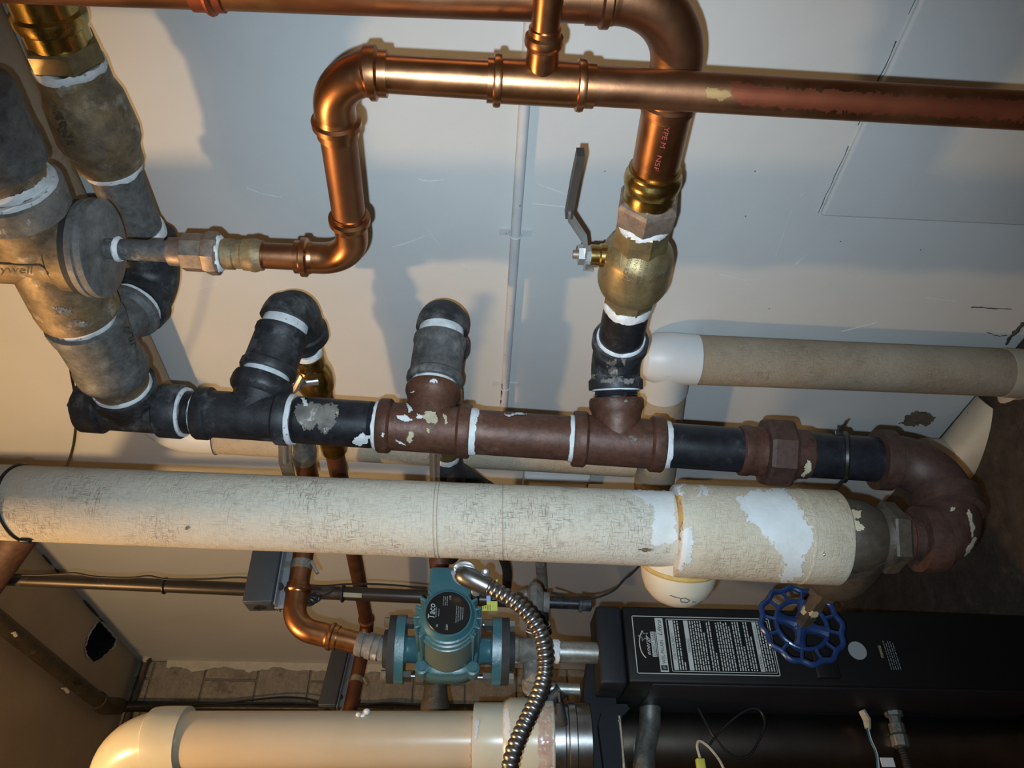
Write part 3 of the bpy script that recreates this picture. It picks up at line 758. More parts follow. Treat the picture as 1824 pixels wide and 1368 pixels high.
rev('valve_body', L1, 'y', [(628, 46), (630, 56), (645, 56), (650, 50), (655, 58), (665, 66), (682, 66), (692, 58), (698, 52), (704, 50), (745, 48), (800, 46)], m_brass_shiny, v1)
lv = MB(); q0 = at(548, 680, X=-.20)
lv.lathe(q0, EZ + EX * -.2, [(-.02, .009), (.02, .009), (.02, .013), (.026, .013), (.026, .006), (.036, .006)], 16); lv.build('stem_nut', m_chrome, v1)
lv = MB(); P = [at(541, 682, X=-.21), at(536, 672, X=-.215), at(528, 690, X=-.22), at(520, 700, X=-.22)]
lv.tube(P, [.006, .008, .008, .005], 8); lv.build('lever', m_chrome, v1)
# right hand copper drop
LC = Ax(L1.py(770), L1b)
d1 = thing('copper_drop_pipe', 'oxidised copper pipe dropping behind the big lagged pipe, with lower control', 'pipe', LC.py(1112))
cdn = at(655, 1116, X=-.172); cde = at(618, 1290, X=-.50)
MB().lathe(L1.py(790), (cdn - L1.py(790)), [(0, .0205), ((cdn - L1.py(790)).length - .03, .0205)], 28).build('copper_pipe', m_copper_dark, d1)
dv = (cdn - L1.py(790)).normalized()
sweep('elbow', [cdn - dv * .07, cdn, cdn + (cde - cdn).normalized() * .07], .035, .0215, m_copper_dark, d1, ends=((.006, .012, .0255),))
ce_ = cde + (cde - cdn).normalized() * .12
sweep('copper_pipe', [cdn + (cde - cdn).normalized() * .05, ce_, Vector((ce_.x, ce_.y, .0))], .05, .0205, m_copper_dark, d1)

# left hand copper supply with chrome press fitting and lever
sA = at(533, 770, X=-.30); sB = at(549, 850, X=-.30)
SL = Ax(sA, sB)
corner = at(553, 905, X=-.30)
PE = at(520, 1117, t=1.47)
ps = thing('pump_supply_pipe', 'copper supply pipe with press elbow leading to the teal pump', 'pipe', PE)
rev('press_fitting', SL, 'y', [(770, 44), (797, 44), (799, 48), (806, 48), (808, 44), (816, 43), (817, 41)], m_galv, ps)
MB().lathe(sA, SL.D, [(SL.y(800), .0207), ((corner - sA).length - .04, .0207)], 30).build('copper_pipe', m_copper_dull, ps)
up2 = at(551, 965, Y=corner.y + .004)
sweep('elbow', [corner - SL.D * .06, corner, corner + (up2 - corner).normalized() * .06], .04, .0222, m_copper_dull, ps, ends=((.005, .011, .026),))
PX = Ax(corner, PE)
MB().lathe(corner, PE - corner, [(.05, .0207), ((PE - corner).length - .05, .0207)], 32).build('copper_pipe', m_copper_dull, ps)
PP = Ax(PE, at(690, 1158, t=1.455))
sweep('elbow', [PE + (corner - PE).normalized() * .085, PE, PP.px(602)], .052, .0222, m_copper, ps, ends=((.008, .016, .026), (0, .02, .0232)), seg=36, step=.0025)
rev('copper_pipe', PP, 'x', [(596, 38.5), (646, 38.5)], m_copper, ps)
rev('threaded_adapter', PP, 'x', [(636, 40), (638, 43), (642, 44), (648, 44), (649, 41), (654, 41), (655, 46), (664, 47), (666, 43), (668, 46), (676, 46)] + threads(PP, 'x', 676, 690, 42, 5), m_galv_dirty, ps)
# chrome lever of the hidden valve
lv = MB(); lv.box(at(515, 806, X=-.345), .006, .055, .019, ((at(517, 800, X=-.345) - at(513, 830, X=-.345)).normalized(), (EX + EY * .5).normalized(), EZ), .001)
vl = thing('chrome_valve_lever', 'flat chrome valve lever hanging just below the black header tee', 'lever', at(512, 830, X=-.345))
pa, pb, pc = at(508, 785, X=-.345), at(508, 822, X=-.345), at(516, 852, X=-.32)
def strap(mb, pts, w, th, side):
    rings = []
    for i, p in enumerate(pts):
        T = (pts[min(i + 1, len(pts) - 1)] - pts[max(i - 1, 0)]).normalized()
        s_ = (side - T * side.dot(T)).normalized(); n_ = T.cross(s_)
        rings.append([p + s_ * w + n_ * th, p - s_ * w + n_ * th, p - s_ * w - n_ * th, p + s_ * w - n_ * th])
    return mb.ringset(rings)
strap(MB(), [pa, pb, pb.lerp(pc, .15), pc], .0115, .0022, EZ).build('lever_plate', m_galv, vl, 20)
MB().tube([pa + EX * -.003, pb + EX * -.003], .004, 8).build('stiffening_rib', m_chrome, vl)

# second branch
L2a = at(797, 830, X=-.185)
b2, k2 = branch('branch_elbow', 'grey dusty coupling and black elbow rising off the rusty header tee', B2, (694, 680, 604, 588, 566), L2a, m_grey_iron, .0405)
L2 = Ax(k2, L2a)
v2 = thing('zone_drop_pipe', 'second zone drop with chrome valve lever below the rusty tee', 'pipe', L2.py(860))
rev('nipple', L2, 'y', [(600, 44), (720, 42)], m_black_pipe, v2)
rev('valve_body', L2, 'y', [(690, 50), (700, 60), (740, 60), (780, 54), (806, 44)], m_brass, v2)
ringx(L2, 'y', 806, 816, 44, v2, sd=51)
rev('reducer', L2, 'y', [(812, 40), (818, 52), (830, 56), (850, 62), (875, 66)], m_black_iron, v2)
sweep('black_elbow', [L2.py(822), at(815, 838, X=-.17), at(880, 880, X=-.15)], .03, .021, m_black_iron, v2)
rev('drop_pipe', L2, 'y', [(870, 36), (990, 34)], m_black_pipe, v2)
la, lb = at(774, 806, X=-.23), at(775, 870, X=-.23)
strap(MB(), [la, lb], .011, .0022, EZ).build('lever', m_chrome, v2, 20)
MB().tube([la, lb], .005, 8).build('lever_rib', m_chrome, v2)
MB().lathe(at(762, 812, X=-.225), EZ * -1 + EX * .2, [(0, .008), (.028, .008)], 6).build('stem_nut', m_chrome, v2)

# ------------------------------------------------------------------ valve column and large copper riser
cv = thing('column_elbow', 'black iron elbow and nipples below the big ball valve', 'pipe fitting', B3.py(709))
rev('nipple', B3, 'y', [(716, 75)] + threads(B3, 'y', 708, 684, 76, 5) + [(682, 76)], m_black_pipe, cv)
ringx(B3, 'y', 696, 688, 85, cv, sd=61)
rq = .0400
cp = sweep('elbow', [B3.py(694), KC, CO.py(604)], .030, rq, m_black_iron, cv, ends=((0, .016, rq + .0045), (.016, .020, rq + .002)), seg=44, step=.0025)
ringx(CO, 'y', 612, 600, 86, cv, sd=62, jag=.003)
np3 = rev('nipple', CO, 'y', [(612, 80), (536, 83)], m_black_pipe, cv)
splash('grey_paste', [cp], [[(1083, 636), (1096, 640), (1100, 662), (1097, 690), (1090, 670), (1078, 650)], [(1050, 668), (1066, 668), (1060, 676), (1048, 676)], [(1104, 640), (1118, 642), (1112, 652)], [(1070, 675), (1090, 676), (1128, 674), (1130, 682), (1100, 680), (1074, 682)]], m_galv_dirty, cv, 1.8, .0008, 5, dens=.6, sd=14)
splash('cream_paste', [np3], [[(1085, 543), (1092, 541), (1092, 549), (1086, 549)], [(1076, 532), (1084, 534), (1088, 540), (1078, 538)]], m_cream, cv, 1.5, .001, 2)
bv = thing('ball_valve', 'large brass ball valve with long upright lever handle', 'valve', CO.py(536))
ringx(CO, 'y', 546, 533, 88, bv, sd=63, jag=.005)
rev('lower_hex', CO, 'y', [(536, 84), (534, 90), (518, 94), (514, 94)], m_brass, bv, 8, phase=.2, smooth=20)
bd = rev('valve_body', CO, 'y', [(522, 86), (516, 100), (510, 114), (502, 123), (494, 127), (452, 128), (446, 124), (438, 108), (432, 98), (428, 92)], m_brass, bv, 56)
rev('upper_hex', CO, 'y', [(436, 98), (428, 102), (398, 102), (395, 94)], m_brass, bv, 8, phase=.2, smooth=20)
ringx(CO, 'y', 401, 388, 96, bv, sd=64, jag=.003)
sc = CO.py(458)
MB().lathe(sc, EZ, [(0.03, .017), (.052, .0165), (.054, .0145), (.066, .0145), (.066, .012)], 28).build('stem_boss', m_brass_shiny, bv)
MB().lathe(sc, EZ, [(.065, .0135), (.073, .0135)], 6).build('stem_nut', m_chrome, bv, 20)
MB().lathe(sc, EZ, [(.074, .0145), (.083, .0145)], 6, .3).build('lock_nut', m_chrome, bv, 20)
MB().lathe(sc, EZ, [(.08, .0065), (.090, .006)], 14).build('stem_end', m_bronze, bv)
bs0 = sc + EZ * .0735
cd_ = CO.D
h0 = bs0 - cd_ * .018; hA = bs0 + cd_ * .024; hB = hA + EZ * .028 + cd_ * .045; hC = hB + cd_ * .012; 
sidev = cd_.cross(EZ).normalized()
strap(MB(), [h0 - EZ * .014, h0, bs0, hA, hB, hC], .0125, .0016, sidev).build('lever_plate', m_chrome, bv, 20)
lvp = bpy.data.objects[[o.name for o in bv.children if o.name.startswith('lever_plate')][0]]
tip = hC + cd_ * .086 - EZ * .007
strap(MB(), [hC - cd_ * .012, hC.lerp(tip, .5), tip - cd_ * .004, tip], .0088, .0048, sidev).build('lever_grip', m_handle, lvp, 50)
# cast lettering on the valve
for txt, p0_, p1_, h_ in (('CE 0086', (1117, 490), (1128, 456), 8), ('2"-DN50', (1130, 492), (1139, 458), 7), ('PN25 W.S.MOD.E', (1138, 507), (1149, 458), 6), ('T.180C LW 6TT10', (1147, 507), (1158, 458), 6)):
    surftext('cast_lettering', bd, txt, p0_, p1_, h_, m_brass_dark, bd)
stroke('cast_diamond_mark', [bd], [[(1108, 498), (1116, 492), (1127, 499), (1119, 506), (1108, 498)], [(1112, 498), (1122, 499)], [(1108, 450), (1104, 478)], [(1126, 424), (1126, 432), (1136, 433), (1137, 408)]], .0009, m_brass_dull, bv)
cr = thing('copper_riser', 'large bright copper riser with wide elbow at the top', 'pipe', CO.py(390))
rev('hex_adapter', CO, 'y', [(394, 96), (391, 108), (387, 112), (360, 118), (354, 112), (351, 96)], m_bronze, cr, 6, phase=.35, smooth=20)
rev('press_socket', CO, 'y', [(356, 92), (340, 93), (336, 90), (332, 92), (329, 100), (320, 104), (312, 102), (308, 94), (304, 93), (300, 94), (299, 86)], m_brass_shiny, cr, 48)
cpz = rev('copper_pipe', CO, 'y', [(312, 83), (200, 90)], m_copper, cr, 48)
RH = Ax(CO.py(-4), at(500, -30, X=-.335))
sweep('elbow', [CO.py(211), CO.py(-4), RH.px(1046)], .078, .0285, m_copper_dull, cr, ends=((.014, .024, .0325), (0, .028, .0292)), seg=48, step=.0025)
rev('copper_pipe', RH, 'x', [(1060, 97), (-200, 97)], m_copper_dull, cr, 48)
mb = MB(); mb.torus(RH.px(372), RH.D, .0285, .004, 40, 8); mb.lathe(RH.P, RH.D, [(RH.x(395), .0288), (RH.x(340), .0288)], 40); mb.build('press_coupling', m_copper_red, cr)
surftext('printed_lettering', cpz, 'TYPE M', (1186, 217), (1176, 262), 9, m_red_ink, cpz)
surftext('printed_lettering', cpz, 'NSF', (1171, 276), (1164, 303), 9, m_red_ink, cpz)

# ------------------------------------------------------------------ smaller copper line off the round cover
sr = thing('copper_bypass_line', 'smaller bright copper line stepping from the round cover to a tee', 'pipe', bx.px(200))
XB = bx
rev('iron_nipple', XB, 'x', [(190, 36), (215, 37)] + [(305, 38)], m_grey_iron, sr)
mb = MB(); mb.lathe(XB.P, XB.D, prof(XB, 'x', [(206, 40), (209, 46), (213, 46), (217, 40)]), 30, jag=.0015); mb.build('thread_sealant', m_tape, sr)
rev('round_shoulder', XB, 'x', [(303, 40), (303, 50), (326, 52), (330, 58)], m_bronze, sr)
rev('hex_adapter', XB, 'x', [(326, 56), (329, 68), (366, 69), (368, 74), (376, 80), (390, 78), (394, 70), (394, 60)], m_bronze, sr, 8, phase=.2, smooth=25)
mb = MB(); mb.lathe(XB.P, XB.D, prof(XB, 'x', [(382, 66), (386, 72), (393, 68), (397, 58)]), 36, jag=.0015); mb.build('thread_sealant', m_tape, sr)
rev('press_adapter', XB, 'x', threads(XB, 'x', 388, 400, 52, 4) + [(400, 55), (418, 55), (420, 51), (432, 51), (435, 56), (445, 57), (450, 60), (455, 61), (460, 58), (463, 55), (469, 54), (469, 46)], m_brass_dull, sr, 40)
rev('copper_pipe', XB, 'x', [(462, 46), (540, 47)], m_copper_dull, sr, 36)
g1 = XB.px(632); g2 = at(587, 126, X=-.385); VX = Ax(g1, g2)
RN = Ax(g2, at(1800, 196, X=-.372))
rB = .0207
sweep('elbow', [XB.px(526), g1, VX.py(378)], .045, .0205, m_copper, sr, ends=((.007, .016, .0256), (0, .022, .0215)), seg=36, step=.0022)
MB().lathe(g1, VX.D, [(VX.y(402), rB * .98), (VX.y(214), rB * .98)], 36).build('copper_pipe', m_copper_dull, sr)
sweep('elbow', [VX.py(240), g2, RN.px(690)], .047, .0222, m_copper, sr, ends=((.011, .020, .0268), (0, .026, .0230)), seg=40, step=.0022)
rev('copper_pipe', RN, 'x', [(676, 66), (880, 68)], m_copper, sr, 40)
tb = Ax(RN.px(962), RN.px(962) + Vector((0, -1, .0)))
mb = MB(); R0 = .0226
mb.lathe(RN.P, RN.D, [(RN.x(868), R0), (RN.x(878), R0), (RN.x(880), .026), (RN.x(886), .0268), (RN.x(892), .026), (RN.x(894), R0), (RN.x(1026), R0), (RN.x(1028), .026), (RN.x(1034), .0268), (RN.x(1040), .026), (RN.x(1042), R0), (RN.x(1058), R0), (RN.x(1058), rB)], 44)
mb.lathe(tb.P, tb.D, [(.0, .0165), (tb.y(106), .0165), (tb.y(86), .016), (tb.y(80), .0188), (tb.y(72), .0195), (tb.y(64), .0188), (tb.y(60), .016), (tb.y(50), .016)], 36)
mb.build('tee', m_copper, sr)
MB().lathe(tb.P, tb.D, [(tb.y(70), .0142), (.5, .0142)], 32).build('branch_pipe', m_copper, sr)
lp = rev('long_copper_pipe', RN, 'x', [(1046, 69), (1250, 69), (1830, 67)], m_copper_dull, sr, 40)
splash('ochre_stain', [lp], [[(1258, 158), (1272, 156), (1300, 164), (1302, 172), (1290, 178), (1262, 174)]], m_ochre, sr, 2, .0003, 4)
splash('red_tarnish', [lp], [[(1306, 146), (1340, 150), (1400, 158), (1824, 180), (1824, 215), (1500, 200), (1320, 186), (1304, 176)]], m_copper_red, sr, 5, .0003, 9, sd=4)

# ------------------------------------------------------------------ the big lagged pipe
lg = thing('lagged_main_pipe', 'big canvas lagged pipe with dirty weave, left of the blue handwheel valve', 'pipe', IN.px(1490))
stn = [(-160, 133)]
for i in range(46):
    x_ = -150 + i * 30; stn.append((x_, 133.5 + 2.2 * noise.noise(Vector((i * .7, 1, 0)))))
main = rev('canvas_lagging', IN, 'x', [(a, w) for a, w in stn if a <= 1200] + [(1212, 134)], m_canvas, lg, 72)
MB().lathe(IN.P, IN.D, [((2.515 - IN.P.z) / IN.D.z, .0555), (IN.x(-150), .0558)], 56).build('canvas_lagging', m_canvas, lg)
FT = Ax(at(1204, 944, t=1.14), at(1480, 957, t=1.14))
fat = rev('fat_lagging_sleeve', FT, 'x', [(1198, 130), (1199, 160), (1206, 164), (1250, 165), (1330, 166), (1400, 166), (1484, 168), (1488, 164), (1486, 120)], m_canvas2, lg, 72)
splash('white_paste', [main], [[(1112, 874), (1140, 873), (1200, 876), (1204, 960), (1192, 968), (1162, 972), (1160, 945), (1166, 910), (1150, 895)]], m_white_paint, lg, 3.5, .0008, 6, sd=1)
splash('white_paste', [fat], [[(1311, 890), (1345, 874), (1396, 872), (1412, 890), (1428, 912), (1442, 940), (1452, 955), (1446, 970), (1432, 985), (1430, 1020), (1414, 1034), (1386, 1036), (1398, 1000), (1384, 975), (1350, 940), (1330, 920)], [(1200, 864), (1220, 866), (1214, 880), (1200, 880)], [(1245, 866), (1262, 868), (1258, 884), (1246, 882)], [(1212, 940), (1228, 938), (1236, 965), (1226, 1000), (1210, 1020), (1202, 1010), (1210, 980)]], m_white_paint, lg, 3.5, .0008, 9, sd=2)
splash('yellow_fibre', [fat], [[(1202, 880), (1214, 884), (1216, 930), (1212, 960), (1204, 962), (1206, 920)], [(1150, 985), (1168, 970), (1190, 985), (1196, 1012), (1176, 1004)]], m_yellow, lg, 2.5, .0012, 4, sd=3)
# round capped stub of the tee under the sleeve
IB = FT.px(1226)
SD = (-EX * .62 + EY * .78).normalized(); stub = MB(); stub.lathe(IB + EY * .045, SD, [(0, .059), (.035, .059), (.055, .056), (.071, .050), (.083, .040), (.091, .026), (.094, .010)], 56)
stb = stub.build('tee_stub_jacket', m_pvc_aged, lg)
MB().torus(IB + EY * .045 + SD * .03, SD, .0565, .005, 48, 8).build('yellow_fibre_ring', m_yellow, lg)
stroke('marker_writing', [stb], [[(1193, 1060), (1205, 1064), (1211, 1065)], [(1212, 1066), (1220, 1065), (1228, 1069), (1224, 1073), (1213, 1072), (1212, 1066)], [(1233, 1072), (1239, 1072)], [(1243, 1074), (1250, 1070)]], .0007, m_marker, lg)
splash('tear', [main], [[(1135, 978), (1150, 974), (1165, 980), (1150, 986)], [(330, 938), (336, 936), (340, 940), (332, 943)]], m_brownpatch, lg, 1.5, .0006, 3)
for k_, (x_, ra, rb) in enumerate(((778, .0563, 0), (784, .0563, 0), (896, .0563, 0))):
    MB().torus(IN.px(x_), (IN.D + UPV * .04).normalized(), .0563, .0006, 56, 5).build('jacket_seam', m_canvas_wall, lg)
MB().lathe(FT.P, FT.D, [(FT.x(1418), .0695), (FT.x(1421), .0702), (FT.x(1424), .0695)], 56).build('sleeve_seam', m_canvas2, lg)
hpn = cast([fat.name], 1467, 987, .0005)
MB().sphere(hpn, .0032, k=.6).build('lagging_pin', m_chrome, lg)
# rope tie at the left
tp = thing('pipe_tie', 'black cable tie bound around the left end of the lagged pipe', 'cable tie', IN.px(40))
c_ = IN.px(44); u, w = frame(IN.D)
u = (UPV - IN.D * UPV.dot(IN.D)).normalized(); w = IN.D.cross(u)
MB().tube([c_ + (u * math.cos(a) + w * math.sin(a)) * .0565 + IN.D * (-.014 * math.cos(a) - .010 * abs(math.sin(a)) * 1.0 * (1 if True else 0) + .006) for a in [2 * math.pi * i / 60 for i in range(60)]], .0028, 8, True).build('strap', m_cable, tp)
MB().box(at(47, 960, t=1.12), .012, .010, .014, bev=.002).build('head', m_cable, tp)

# ------------------------------------------------------------------ valve with blue handwheel
gv = thing('handwheel_valve', 'dark brass globe valve with scalloped blue handwheel', 'valve', IN.px(1535))
rev('nipple', IN, 'x', [(1590, 74), (1660, 76)], m_rust_dark, gv)
rev('copper_ring', IN, 'x', [(1600, 84), (1602, 92), (1610, 92), (1614, 82)], m_rust, gv)
rev('hex_end', IN, 'x', [(1566, 104), (1570, 124), (1574, 128), (1596, 124), (1602, 112), (1604, 90)], m_brass_dark, gv, 6, phase=.5, smooth=20)
body = MB(); body.lathe(IN.P, IN.D, prof(IN, 'x', [(1478, 116), (1495, 130), (1515, 132), (1535, 126), (1552, 112), (1560, 104), (1568, 108), (1572, 112)]), 48)
BO = IN.px(1528); WH = at(1428, 1113, t=1.36); BN = Ax(BO, WH); LB = (WH - BO).length
body.lathe(BO, BN.D, [(0, .052), (.05, .055), (.085, .054), (.115, .046), (.135, .035), (.14, .03)], 44)
vbody = body.build('valve_body', m_brass_dark, gv)
splash('cream_putty', [vbody], [[(1490, 910), (1510, 907), (1535, 910), (1532, 922), (1520, 924), (1538, 940), (1530, 948), (1510, 940), (1496, 930)], [(1497, 1022), (1505, 1022), (1506, 1026), (1494, 1030)]], m_cream, gv, 2, .0012, 4, sd=4)
pk = MB().lathe(BO, BN.D, [(.138, .022), (.14, .0235), (.172, .0235), (.176, .021), (.18, .016), (LB - .012, .014), (LB - .008, .011)], 6).build('packing_nut', m_brass_dark, gv, 20)
splash('cream_putty', [pk], [[(1418, 1066), (1432, 1076), (1440, 1092), (1430, 1096), (1418, 1084)], [(1440, 1090), (1458, 1088), (1456, 1098), (1444, 1100)]], m_cream, gv, 1.5, .001, 4, sd=8)
MB().lathe(BO, BN.D, [(.18, .0075), (LB + .012, .0075)], 16).build('stem', m_brass_dull, gv)
u, w = frame(BN.D, UPV)
RWH = .070
def wpt(r_, a, h=0): return WH + (u * math.cos(a) + w * math.sin(a)) * r_ + BN.D * h
MB().tube([wpt(RWH * (1 + .035 * math.cos(12 * 2 * math.pi * i / 120)), 2 * math.pi * i / 120) for i in range(120)], .0052, 10, True).build('wheel_rim', m_blue, gv)
mb = MB(); mb.tube([wpt(RWH * .64, 2 * math.pi * i / 60) for i in range(60)], .0042, 10, True)
mb.build('inner_ring', m_blue, gv)
sp = None
for i in range(12):
    a = 2 * math.pi * (i + .5) / 12
    MB().tube([wpt(RWH * .64, a), wpt(RWH * .8, a), wpt(RWH * .99, a)], [.0042, .003, .0042], 8).build('spoke', m_blue, gv)
for i in range(4):
    a = 2 * math.pi * i / 4 + .35
    MB().tube([wpt(.010, a, .002), wpt(RWH * .40, a, .001), wpt(RWH * .64, a)], [.012, .0085, .012], 10).build('inner_spoke', m_blue, gv)
MB().lathe(WH, BN.D, [(-.006, .014), (-.004, .017), (.006, .017), (.009, .012)], 24).build('hub', m_blue, gv)

# ------------------------------------------------------------------ iron gas pipe and clutter behind the pump
GP = Ax(at(-60, 1028, t=1.62), at(750, 1063, t=1.62))
gp = thing('iron_service_pipe', 'thin dark iron pipe running behind the grey control and pump', 'pipe', GP.px(990))
MB().lathe(GP.P, GP.D, [((2.515 - GP.P.z) / GP.D.z, .0138), (GP.x(940), .0142)], 24).build('pipe', m_service, gp)
VX2 = GP.px(955)
rev('tee_fitting', GP, 'x', [(920, 30), (926, 40), (938, 44), (944, 66), (954, 70), (962, 60), (968, 36), (978, 36)], m_galv_dirty, gp, 28)
rev('black_nipple', GP, 'x', [(976, 30), (978, 21), (1034, 21)], m_black_pipe, gp, 24)
rev('end_cap', GP, 'x', [(1030, 24), (1031, 30), (1036, 30), (1037, 26), (1052, 26), (1054, 18)], m_black_iron, gp, 24)
mb = MB(); vj = Ax(GP.px(952), at(966, 1165, t=1.62)); mb.lathe(vj.P, vj.D, [(0, .022), (.05, .021), (.052, .027), (.07, .027), (.071, .02), (.11, .02)], 24); mb.build('outlet', m_black_iron, gp)
MB().lathe(vj.P, vj.D, [(.051, .026), (.058, .0275)], 24, jag=.002).build('thread_sealant', m_tape, gp)
# thermostat cables tied along it
cb = thing('sensor_cable', 'thin black sensor cable tied along the iron service pipe', 'cable', GP.px(650))
pts = [at(x_, y_, t=1.59) for x_, y_ in ((-20, 1022), (60, 1024), (110, 1022), (135, 1021), (170, 1027), (230, 1029), (265, 1026), (292, 1031), (330, 1032), (380, 1031), (440, 1029), (560, 1043), (610, 1041), (650, 1040), (700, 1042), (760, 1048))]
MB().tube(catmull(pts, 6), .0022, 6).build('cable_run', m_cable, cb)
MB().torus(GP.px(294), GP.D, .0155, .0025, 24, 6).build('cable_tie', m_cable, cb)
MB().torus(GP.px(611), GP.D, .0158, .0035, 24, 6).build('cable_tie', m_cable, cb)
cw = at(549, 1072, t=1.53); pp = []
for i in range(90):
    a = i * .45; pp.append(cw + (RGT * (math.cos(a) * .012 + i * .00016) + UPV * (math.sin(a) * .0085 + i * .0001)) + FWD * .002 * math.sin(i))
pp = [at(492, 1087, t=1.5), at(512, 1082, t=1.53), at(538, 1078, t=1.53)] + pp + [at(575, 1062, t=1.54), at(606, 1046, t=1.56)]
MB().tube(pp, .0017, 6).build('coiled_cable', m_cable, cb)
pl_ = MB(); o_ = at(628, 1060, t=1.55); pl_.box(o_, .037, .009, .0006, (RGT * .998 - UPV * .05, UPV * .998 + RGT * .05, FWD)); pl_.build('paper_label', m_paper, cb)
# thin wire to the right end
wv = tag(MB().tube(catmull([at(x_, y_, t=1.5) for x_, y_ in ((982, 1055), (1000, 1060), (1020, 1067), (1045, 1067), (1070, 1062), (1095, 1050), (1112, 1032), (1125, 1022), (1145, 1000), (1150, 985))], 8), .0024, 6).build('loose_wire', m_cable), 'loose black wire curving from the capped nipple up to the lagged pipe', 'wire')
# hanging wire at the left
tag(MB().tube(catmull([at(x_, y_, X=-.30) for x_, y_ in ((118, 590), (124, 628), (126, 660), (133, 700), (136, 730), (134, 770), (128, 805), (112, 850))], 8), .0025, 6).build('thin_black_wire', m_cable), 'thin black wire hanging beside the plug end of the header', 'wire')
# armoured cable behind
ac = catmull([at(962, 985, X=-.2), at(963, 1010, X=-.2), at(966, 1048, X=-.2), at(970, 1105, X=-.22)], 40)
def flex(pts, r0, dr, period, seg=14):
    p = resample(pts, period / 6); L_ = 0; rr_ = []
    for i in range(len(p)):
        if i: L_ += (p[i] - p[i - 1]).length
        rr_.append(r0 + dr * abs(math.sin(math.pi * L_ / period)) ** .8)
    return MB().tube(p, rr_, seg)
tag(flex(ac, .0105, .003, .012).build('armoured_cable', m_galv_dirty), 'old painted armoured cable hanging behind the flexible conduit', 'cable')
tag(MB().tube(catmull([at(895, 990, X=-.2), at(903, 1015, X=-.2), at(903, 1045, X=-.2)], 8), [.013] * 17, 12).build('black_hose_stub', m_rubber), 'short black hose stub under the lagged pipe by the pump', 'hose')

r = thing('rusty_stub_pipe', 'dark rusty pipe stub under the far left end of the lagged pipe', 'pipe', at(0, 1020, t=1.5))
ra_, rb_ = at(60, 915, t=1.45), at(-40, 1060, t=1.56); rv_ = (rb_ - ra_).normalized(); rk_ = rb_ + rv_ * .05
sweep('pipe', [ra_ + rv_ * .03, rk_, Vector((rk_.x, rk_.y, 2.515))], .06, .034, m_rust_dark, r)
# ------------------------------------------------------------------ strap-on controls
def control(name, label, ax, y0, y1, side, w, d, off, rp, screwy, clampy, parent_cat='control box'):
    """box strapped to a copper pipe; ax = pipe axis, y0..y1 its extent seen in the image"""
    a, b = ax.py(y0), ax.py(y1); c = a.lerp(b, .5); D = (b - a).normalized(); L_ = (b - a).length
    s_ = (side - D * side.dot(D)).normalized(); n_ = s_.cross(D).normalized()
    if n_.dot(CAM - c) < 0: n_ = -n_
    r = thing(name, label, parent_cat, b, 'strap-on pipe thermostats')
    cc = c + s_ * (rp + .012 + w / 2 + off) + n_ * .006
    cv_ = MB().box(cc, w, d, L_, (s_, n_, D), .004).build('cover', m_box, r)
    MB().box(c + s_ * (rp + .008), .022, .004, L_ * 1.02, (s_, n_, D), .001).build('back_plate', m_box_plate, r)
    MB().box(c + s_ * (rp + .010 + off), .003, d * .96, L_ * 1.01, (s_, n_, D), .001).build('back_flange', m_box_plate, r)
    cl = ax.py(clampy)
    mb = MB(); mb.lathe(cl, D, [(-.009, rp + .0012), (.009, rp + .0012)], 32); mb.box(cl + s_ * (rp + .008), .03, .008, .018, (s_, n_, D), .001)
    mb.build('strap_clamp', m_galv, r)
    MB().lathe(cl - s_ * (rp + .004) + n_ * .01, D - s_ * .6, [(-.006, .0035), (.024, .0035)], 10).build('clamp_screw', m_chrome, r)
    sq = ax.py(screwy) + s_ * (rp + .012) + n_ * (.008)
    MB().lathe(sq, n_, [(0, .007), (.006, .007), (.008, .005)], 14).build('cover_screw', m_rubber, cv_)
    e = b + s_ * (rp + .012 + w / 2 + off) + n_ * .006 + D * .0005
    mb = MB(); mb.lathe(e, D, [(0, .011), (.0015, .011), (.0015, .008)], 24); mb.build('cable_hole', m_black, cv_)
    MB().tube([e - s_ * .006, e + D * .006, e + s_ * .012 + D * .004], .002, 6).build('wire', m_cable, r)
    MB().box(b + s_ * (rp + .012 + w / 2 + off) + n_ * .006 - D * .001, w * .86, d * .8, .004, (s_, n_, D), .001).build('end_plate', m_box, cv_)
    return r
control('pipe_thermostat', 'grey thermostat box strapped beside the upper copper pipe, nearest the press elbow', PX, 930, 1082, RGT * -1, .058, .05, .004, .0207, 1048, 1008)
DX = Ax(cdn, cde)
control('pipe_thermostat', 'darker grey thermostat box strapped to the lower copper drop', DX, 1165, 1268, RGT * -1, .052, .05, .003, .0207, 1246, 1214)

